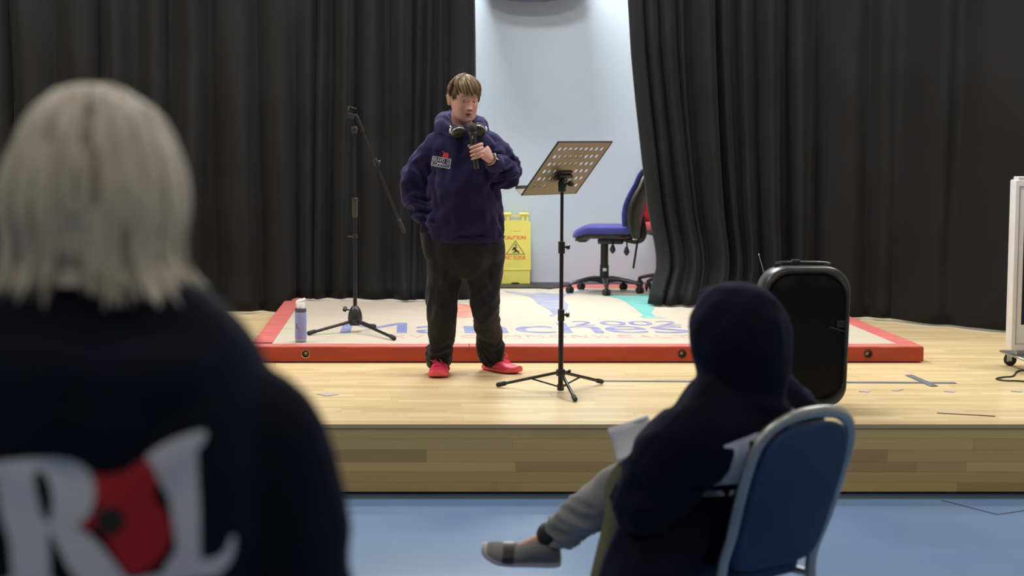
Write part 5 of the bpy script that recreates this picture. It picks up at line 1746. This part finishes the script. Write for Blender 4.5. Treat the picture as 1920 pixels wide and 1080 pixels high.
HD = PY(1387, 632, 4.56)                              # middle of the hood
SO = V((CO.x, CO.y, 0))
sit = thing('person', 'person in dark hooded sweatshirt seen from behind, sitting cross-legged on the blue chair', 'person', tuple(SO))
hip_c = ch(-.06, 0, .56)
nk = HD - UP * .165 + FW * -.005
sh = {1: PY(1316, 792, 4.50), -1: HD - LF * .175 - UP * .225 - FW * .005}
el = {1: PY(1209, 942, 4.55), -1: HD - LF * .27 - UP * .47 + FW * .10}
wr = {1: el[1] + FW * .15 - LF * .20 + UP * .05, -1: el[-1] + FW * .20 + LF * .12 + UP * .05}
hipj = {1: ch(-.04, .09, .555), -1: ch(-.04, -.09, .555)}
kneeL = ch(.37, -.04, .52)
ankL = ch(.31, -.03, .09)
kneeR = PY(1184, 902, 5.06)
ankR = PY(1040, 1004, 5.20)
toeR = PY(912, 1032, 5.24)
mb = MB()
hxs = Matrix.Translation(HD + FW * .02 - UP * .01) @ Matrix.Rotation(PI + ang, 4, 'Z')
head_mesh(mb, hxs, True, 0.94)
mb.limb([nk - UP * .04, HD - UP * .07], [.055, .052], 16, 3)
torso(mb, [(ch(-.03, 0, .48), LF * .13, FW * .09), (hip_c, LF * .155, FW * .105), (hip_c.lerp(nk, .35), LF * .135, FW * .095), (hip_c.lerp(nk, .7), LF * .15, FW * .10), (hip_c.lerp(nk, .92), LF * .11, FW * .075), (nk, LF * .055, FW * .055)])
for s in (1, -1):
    mb.limb([sh[s], sh[s].lerp(el[s], .5), el[s]], [.05, .044, .037], 12, 3)
    mb.limb([el[s], el[s].lerp(wr[s], .5), wr[s]], [.037, .034, .026], 12, 3)
    relaxed_hand(mb, wr[s], FW * .8 - LF * s * .5 - UP * .1, -UP - LF * s * .4, UP * .5 - LF * s * .4 + FW * .2, 0.92, .55)
mb.limb([hipj[1], hipj[1].lerp(kneeL, .5), kneeL], [.078, .066, .05], 14, 3)
mb.limb([kneeL, kneeL.lerp(ankL, .35), ankL], [.05, .048, .032], 14, 3)
mb.limb([hipj[-1], hipj[-1].lerp(kneeR, .5), kneeR], [.078, .066, .05], 14, 3)
mb.limb([kneeR, kneeR.lerp(ankR, .35), ankR], [.05, .047, .032], 14, 3)
bare_foot(mb, ankL, FW, UP)
fR = (toeR - ankR).normalized()
mb.limb([ankR, ankR.lerp(toeR, .5) - UP * .02, toeR.lerp(ankR, .18) - UP * .01], [.030, .022, .016], 12, 3)
bodyS, _ = fuse(mb, 'body', M['skin'], sit, SO, 0.0075, 2)

mb = MB()
torso(mb, [(ch(-.05, 0, .47), LF * .18, FW * .145), (ch(-.055, 0, .54), LF * .195, FW * .15), (hip_c.lerp(nk, .3) - FW * .01, LF * .18, FW * .15), (hip_c.lerp(nk, .6) - FW * .02, LF * .195, FW * .145), (hip_c.lerp(nk, .82) - FW * .012, LF * .225, FW * .135), (nk - UP * .015, LF * .15, FW * .11), (nk + UP * .05, LF * .09, FW * .09)])
for s in (1, -1):
    mb.limb([sh[s] - LF * s * .03 + UP * .01, sh[s] + LF * s * .005 - UP * .03, sh[s].lerp(el[s], .5), el[s]], [.100, .116, .120, .098], 18, 4)
    mb.limb([el[s], el[s].lerp(wr[s], .5), el[s].lerp(wr[s], .92)], [.090, .070, .045], 18, 4)
    mb.limb([nk + UP * .035, (nk + UP * .02).lerp(sh[s], .5) + UP * .015, sh[s]], [.085, .095, .095], 16, 4)
# the hood, up over the head
hr = []
q = catmull([(-.205, .125, .110, -.010), (-.150, .108, .108, -.012), (-.09, .118, .122, -.012), (-.02, .128, .136, -.006), (.05, .124, .136, .0), (.10, .100, .112, .006), (.132, .062, .072, .010), (.146, .018, .022, .014)], 4)
for z, w, d, f in q:
    hr.append([HD + UP * z + FW * f + LF * w * math.copysign(abs(math.cos(2 * PI * j / 30)) ** .9, math.cos(2 * PI * j / 30)) + FW * d * math.copysign(abs(math.sin(2 * PI * j / 30)) ** .9, math.sin(2 * PI * j / 30)) for j in range(30)])
mb.loft(hr)
mb.limb([HD + FW * .11 + UP * .10, HD + FW * .125 - UP * .02, HD + FW * .10 - UP * .13], [.035, .040, .040], 14, 3)
W3 = total(folds_along(sh[1], el[1], 13, .014, 1.0, .15, .8, .5), folds_along(el[1], wr[1], 20, .016, 3.0, .12, .3, .6), broad(9, .012, 5, 1, 1, .6), broad(20, .004, 6),
           creases(HD - UP * .16 + LF * .08 - FW * .1, HD - UP * .20 - LF * .10 - FW * .12, .012, .02), creases(HD + UP * .06 - FW * .13, HD - UP * .10 - FW * .12, .004, .02), creases(sh[1] - UP * .10, ch(-.1, .16, .55), .014, .02))
hs, hs_bvh = fuse(mb, 'hoodie', M['hood_navy'], sit, SO, 0.0085, 5, W3)
# crossed legs: grey over, olive flap of the coat beneath, navy skirt of the coat at the side
mb = MB()
mb.limb([hipj[-1] + UP * .01, hipj[-1].lerp(kneeR, .5) + UP * .01, kneeR - UP * .005], [.105, .092, .076], 18, 4)
mb.limb([kneeR - UP * .005, kneeR.lerp(ankR, .35) - UP * .006, kneeR.lerp(ankR, .7), ankR.lerp(kneeR, .06)], [.076, .076, .064, .057], 18, 4)
mb.limb([hipj[1], hipj[1].lerp(kneeL, .5), kneeL], [.10, .088, .070], 18, 4)
mb.limb([kneeL, kneeL.lerp(ankL, .5), ankL + UP * .02], [.070, .064, .055], 18, 4)
torso(mb, [(ch(-.06, 0, .47), LF * .15, FW * .12), (ch(-.06, 0, .53), LF * .16, FW * .12), (ch(-.06, 0, .60), LF * .15, FW * .115)])
W4 = total(folds_along(kneeR, ankR, 20, .020, 2.0, .12, .9, .45, 1.2), broad(11, .010, 15), folds_along(kneeL, ankL, 16, .012, 4, .12, .8, .5))
trs, _ = fuse(mb, 'trousers', M['grey_cloth'], sit, SO, 0.0085, 4, W4)
# coat flap, an olive cloth with real thickness, over the near thigh and hanging beside the chair
mb = MB()
a0 = PY(1188, 838, 4.86); a1 = PY(1143, 883, 4.85); a2 = PY(1127, 922, 4.82); a2b = PY(1128, 965, 4.76); a3 = PY(1104, 1075, 4.66); a4 = PY(1088, 1180, 4.60)
edge = catmull([tuple(a0), tuple(a1), tuple(a2), tuple(a2b), tuple(a3), tuple(a4)], 6)
rows = []
for i, e in enumerate(edge):
    e = V(e)
    t = i / (len(edge) - 1)
    rows.append([e + V((.02 * math.sin(q_ * .9 + 3 * t) * .4, 0, 0)) + (V((1, -.18, -.02)) * (.035 * q_)) - V((0, .018 * math.sin(PI * q_ / 5), 0)) for q_ in range(6)])
mb.loft(rows, False, closed=False)
o = mb.build('coat_lining', M['olive'], hs, SO, sharp=0)
so = o.modifiers.new('thickness', 'SOLIDIFY'); so.thickness = .008
mb = MB()
b0 = PY(1200, 955, 4.52); b1 = PY(1146, 985, 4.50); b2 = PY(1118, 1065, 4.48); b3 = PY(1100, 1180, 4.46)
mb.limb([PY(1262, 900, 4.66), PY(1240, 1000, 4.60), PY(1215, 1090, 4.57), PY(1205, 1190, 4.56)], [.10, .128, .138, .142], 20, 5, flat=.8)
W5 = total(broad(7, .016, 40, 1, 1, .4), broad(18, .006, 41, 1, 1, .4))
fuse(mb, 'coat_skirt', M['hood_navy'], hs, SO, 0.009, 4, W5)
# crossed foot in a grey shoe with a black strap and a pale sole; the other foot on the floor
upR = (UP * .75 - V((fR.x, fR.y, 0)) * .1 + V((.25, -.45, 0))).normalized()
heelR = ankR + V((.035, 0.0, -.055)) - upR * .045
shoe(heelR, (toeR - heelR - UP * .015), upR, (toeR - heelR).length + .01, sit, SO, (M['grey_shoe'], M['pale_sole'], M['black_plastic']), 1, laces=False, band=(.60, .74))
shoe(ankL - FW * .06 - UP * .09, FW, UP, .26, sit, SO, (M['grey_shoe'], M['pale_sole'], M['black_plastic']), 1, laces=False, band=(.60, .74))
# dark opening of the shoe and the light sock
mb = MB(); mb.limb([ankR - fR * .01, ankR + fR * .030 + upR * .012], [.043, .040], 14, 3)
mb.build('sock', M['print_black'], sit, SO)

# what she holds: a few pages
pg_c = PY(1196, 826, 4.86)
pap = thing('script_pages', 'white paper pages held in the lap of the hooded sitter', 'paper', tuple(pg_c))
mb = MB()
e1 = PY(1149, 815, 4.90) - pg_c; e2 = PY(1208, 794, 4.86) - pg_c
dv = (e2 - e1).normalized()
dn = (PY(1190, 848, 4.84) - PY(1149, 815, 4.90)).normalized()
dn = (dn - dv * dn.dot(dv)).normalized()
nn = dv.cross(dn)
if nn.y > 0: nn = -nn
for k in range(4):
    rows = []
    for i in range(8):
        t = i / 7
        curl = .010 * (1 - t) ** 3
        rows.append([e1 + dv * (.125 * j / 7) + dn * (.005 + .085 * t - .014 * (1 - t) ** 4) + nn * (curl * 2.2 + .0025 * k + .004 * math.sin(j * .8)) for j in range(8)])
    mb.loft(rows, False, closed=False)
o = mb.build('pages', M['paper'], pap, None, sharp=0)
so = o.modifiers.new('thickness', 'SOLIDIFY'); so.thickness = .0016
mb = MB()
mb.tube([e1 + nn * .018 - dn * .006, e1 + dv * .125 + nn * .018 - dn * .006], .0085, 12)
mb.build('rolled_edge', M['paper'], pap, None)

# prints: the same large letters with a poppy on both dark hoodies (metres, origin at the upper left)
def P_(pts): return [(x / 1745.0, -(y - 820) / 1745.0) for x, y in pts]
def arc_pts(pts): return [tuple(p) for p in catmull(pts, 5)]
PR_R = [P_([(-60, 872), (-20, 868), (50, 860)] + arc_pts([(100, 855), (137, 859), (165, 874), (180, 905), (181, 935), (170, 966), (148, 988)]) + arc_pts([(148, 988), (176, 1010), (206, 1046), (238, 1092)]) + [(262, 1100), (262, 1112), (170, 1112), (150, 1100), (128, 1066), (98, 1003), (92, 1003), (93, 1090), (110, 1100), (110, 1112), (-5, 1112), (-5, 1100), (18, 1092), (14, 1020), (0, 975), (-12, 900), (-40, 890), (-60, 884)]),
        P_(arc_pts([(64, 888), (72, 883), (84, 886), (95, 905), (101, 937), (97, 965), (90, 980), (82, 972), (72, 935), (64, 888)])[:-1])]
PR_L = [P_(arc_pts([(268, 868), (290, 845), (330, 824), (375, 812), (388, 820), (382, 836), (370, 850)]) + [(371, 900), (374, 970), (373, 1066)] + arc_pts([(373, 1066), (398, 1066), (418, 1054), (428, 1030), (438, 1028)]) + arc_pts([(438, 1028), (434, 1060), (424, 1084), (402, 1104)]) + [(250, 1106), (250, 1094), (300, 1088), (330, 1040), (318, 940), (290, 880)])]
PR_P = [P_(arc_pts([(179, 884), (205, 889), (240, 882), (275, 860), (292, 876), (299, 905), (292, 937), (306, 955), (320, 985), (321, 1015), (309, 1045), (285, 1070), (262, 1082), (237, 1077), (206, 1020), (186, 993), (150, 990), (166, 976), (186, 945), (183, 912), (179, 884)])[:-1])]
PR_C = [P_([(211 + 27 * math.cos(a * PI / 14), 974 + 27 * math.sin(a * PI / 14)) for a in range(28)])]
def back_print(Mx, direction, bvh, parent, org, small=None):
    for cont, m, nm, lift in ((PR_R, M['print_white'], 'letter_print', .0022), (PR_L, M['print_white'], 'letter_print', .0022), (PR_P, M['print_red'], 'poppy_print', .0060), (PR_C, M['print_black'], 'poppy_centre', .0090)):
        v2, f2 = press(flat_mesh(cont, fine=.008), Mx, direction, bvh, lift)
        if f2:
            mb = MB(); mb.add(v2, f2); mb.build(nm, m, parent, org, sharp=0)
    if small:
        v2, f2 = press(fit(flat_mesh(text=small, fine=.2), 0.0, .245, -.205, -.188), Mx, direction, bvh, .0022)
        if f2:
            mb = MB(); mb.add(v2, f2); mb.build('small_lettering', M['print_white'], parent, org, sharp=0)
org_p = PY(1341, 818, 4.50)
Mx = Matrix.Translation(org_p + LF * .035 + UP * .03) @ Matrix((-LF, FW, UP)).transposed().to_4x4() @ Matrix(((1, 0, 0, 0), (0, 0, 1, 0), (0, 1, 0, 0), (0, 0, 0, 1))) @ Matrix.Rotation(.18, 4, 'Z')
back_print(Mx, FW, hs_bvh, hs, SO, 'BRITISH')

# ---------------------------------------------------------------- the woman with the pale bob in front
WX, WY = -0.350, 1.93
WO = V((WX, WY, 0))
wom = thing('person', 'large out-of-focus person from behind with ash-blonde bob and black hoodie with letters', 'person', (WX, WY, 0))
def wp(x, y, z): return V((WX + x, WY + y, z))
wsh = {1: wp(.178, 0, 1.322), -1: wp(-.178, 0, 1.322)}
wel = {1: wp(.222, .01, 1.06), -1: wp(-.222, .01, 1.06)}
wwr = {1: wp(.215, .06, .85), -1: wp(-.215, .06, .85)}
whp = {1: wp(.085, 0, .86), -1: wp(-.085, 0, .86)}
wkn = {1: wp(.095, .01, .48), -1: wp(-.095, .01, .48)}
wan = {1: wp(.10, 0, .09), -1: wp(-.10, 0, .09)}
mb = MB()
hxw = Matrix.Translation(wp(.0, .02, 1.565)) @ Matrix.Rotation(PI, 4, 'Z')
head_mesh(mb, hxw, True, 0.96)
mb.limb([wp(0, -.01, 1.40), wp(0, 0, 1.50)], [.056, .052], 16, 3)
torso(mb, [(wp(0, 0, .80), X * .13, Yv * .09), (wp(0, 0, .90), X * .165, Yv * .11), (wp(0, 0, 1.05), X * .135, Yv * .095), (wp(0, 0, 1.25), X * .15, Yv * .105), (wp(0, 0, 1.36), X * .15, Yv * .085), (wp(0, 0, 1.42), X * .075, Yv * .06)])
for s in (1, -1):
    mb.limb([wsh[s], wsh[s].lerp(wel[s], .5), wel[s]], [.05, .044, .037], 12, 3)
    mb.limb([wel[s], wel[s].lerp(wwr[s], .5), wwr[s]], [.037, .034, .026], 12, 3)
    relaxed_hand(mb, wwr[s], (0, .15, -1), (-s, .1, 0), (0, 1, 0), .93, .3)
    mb.limb([whp[s], whp[s].lerp(wkn[s], .5), wkn[s]], [.085, .07, .052], 14, 3)
    mb.limb([wkn[s], wkn[s].lerp(wan[s], .35), wan[s]], [.052, .05, .033], 14, 3)
    bare_foot(mb, wan[s], V((0, 1, 0)), UP)
fuse(mb, 'body', M['skin'], wom, WO, 0.0075, 2)
mb = MB()
torso(mb, [(wp(0, 0, .80), X * .185, Yv * .14), (wp(0, 0, .90), X * .20, Yv * .15), (wp(0, 0, 1.08), X * .195, Yv * .15), (wp(0, -.005, 1.24), X * .20, Yv * .15), (wp(0, -.01, 1.34), X * .192, Yv * .14), (wp(0, -.01, 1.41), X * .180, Yv * .12), (wp(0, -.01, 1.465), X * .138, Yv * .10), (wp(0, -.01, 1.50), X * .09, Yv * .08)])
for s in (1, -1):
    mb.limb([wsh[s] + V((-s * .03, 0, .012)), wsh[s] + V((0, 0, -.02)), wsh[s].lerp(wel[s], .5) + V((s * .004, 0, 0)), wel[s]], [.068, .074, .074, .068], 18, 4)
    mb.limb([wel[s], wel[s].lerp(wwr[s], .5), wwr[s].lerp(wel[s], .05)], [.068, .060, .045], 18, 4)
hp, hr = [], []                                       # hood lying down the back
mb.limb([wp(-.120, -.03, 1.425), wp(-.09, -.085, 1.395), wp(0, -.110, 1.385), wp(.09, -.085, 1.395), wp(.120, -.03, 1.425)], [.036, .050, .062, .050, .036], 16, 5)
mb.limb([wp(0, -.09, 1.42), wp(0, -.125, 1.35), wp(0, -.125, 1.30)], [.08, .085, .045], 18, 4, flat=.6)
W6 = total(folds_along(wsh[1], wel[1], 11, .012, 1.0, .14, .8, .5), folds_along(wsh[-1], wel[-1], 11, .012, 2.0, .14, .8, .5), broad(8, .012, 60, 1, 1, .6),
           creases(wp(-.15, -.10, 1.36), wp(-.02, -.15, 1.27), .008, .022), creases(wp(.15, -.10, 1.37), wp(.04, -.15, 1.27), .008, .022))
wh, wh_bvh = fuse(mb, 'hoodie', M['dark_navy'], wom, WO, 0.0085, 5, W6)
mb = MB()
torso(mb, [(wp(0, 0, .74), X * .13, Yv * .11), (wp(0, 0, .84), X * .18, Yv * .135), (wp(0, 0, .96), X * .17, Yv * .125)])
for s in (1, -1):
    mb.limb([whp[s], whp[s].lerp(wkn[s], .5), wkn[s]], [.11, .092, .075], 18, 4)
    mb.limb([wkn[s], wkn[s].lerp(wan[s], .5), wan[s] + UP * .0], [.075, .072, .066], 18, 4)
fuse(mb, 'trousers', M['trousers'], wom, WO, 0.009, 4, broad(9, .008, 70))
for s in (1, -1):
    shoe(wan[s] + V((0, -.06, -.09)), (s * .12, 1, 0), (0, 0, 1), .255, wom, WO, (M['black_plastic'], M['rubber'], M['black_satin']), s)
pO = PY(0, 820, 1.78)
Mx = Matrix.Translation(pO) @ Matrix(((.97, 0, 0, 0), (0, 0, 1, 0), (0, .97, 0, 0), (0, 0, 0, 1)))
back_print(Mx, V((0, 1, 0)), wh_bvh, wh, WO, 'BRITISH LEGION')
# the bob: a shaped mass of hair and many locks from the crown
mb = MB()
HC = wp(-.009, .012, 1.573)
rnd = random.Random(9)
def bob(az, t, lift=0.0):
    """az round the head, t from the crown 0 to the ends 1"""
    c, s = math.cos(az), math.sin(az)
    front = max(0.0, s)
    if t < .5:
        e = t / .5 * PI / 2
        r, z = math.sin(e), .127 * math.cos(e)
    else:
        k = (t - .5) / .5
        r = 1.0 + .02 * k - .05 * math.sin(PI * k * .9) + (.62 * max(0.0, c) + .40 * max(0.0, -c)) * max(0.0, k - .55) ** 1.2
        z = -.095 * k - (0.012 if s < -.6 and abs(c) < .5 else 0) * 0
    return HC + V(((.0925 + lift) * r * c, (.112 + lift) * r * s - .006, z + lift * (1 if t < .3 else 0)))
rings = [[bob(2 * PI * j / 40, t) for j in range(40)] for t in (.03, .12, .22, .32, .42, .52, .62, .72, .82, .92)]
# leave the face open
cap_v, cap_f = [p for r in rings for p in r], []
for i in range(len(rings) - 1):
    for j in range(40):
        a = 2 * PI * (j + .5) / 40
        if i >= 3 and math.sin(a) > .62: continue
        cap_f.append((i * 40 + j, i * 40 + (j + 1) % 40, (i + 1) * 40 + (j + 1) % 40, (i + 1) * 40 + j))
cap_f.append(tuple(range(40)))
mb.add(cap_v, cap_f)
for i in range(330):
    az = rnd.uniform(0, 2 * PI)
    face = math.sin(az) > .6
    t0 = rnd.uniform(.03, .22)
    t1 = rnd.uniform(.36, .46) if face else rnd.uniform(.92, 1.05) - (.27 * max(0.0, 1 - abs(math.cos(az) + .05) / .34) + .10 * max(0.0, 1 - abs(math.cos(az) + .62) / .18) if math.sin(az) < 0 else 0)
    lf = rnd.uniform(.0, .010)
    sw = rnd.uniform(-.14, .14)
    pts = []
    for q in range(7):
        k = q / 6
        pts.append(bob(az + sw * k * k + .03 * math.sin(4 * k + i), t0 + (t1 - t0) * k, lf + .004 * math.sin(6 * k + i * 1.7)))
    lock(mb, pts, rnd.uniform(.0065, .0125), .5, 3, 6, 1 if rnd.random() < .07 + .45 * max(0.0, noise.noise(V((math.cos(az) * 2.6, math.sin(az) * 2.6, 3.3)))) else 0)
hair = mb.build('hair', [M['blonde'], M['blonde_low']], wom, WO, sharp=0)
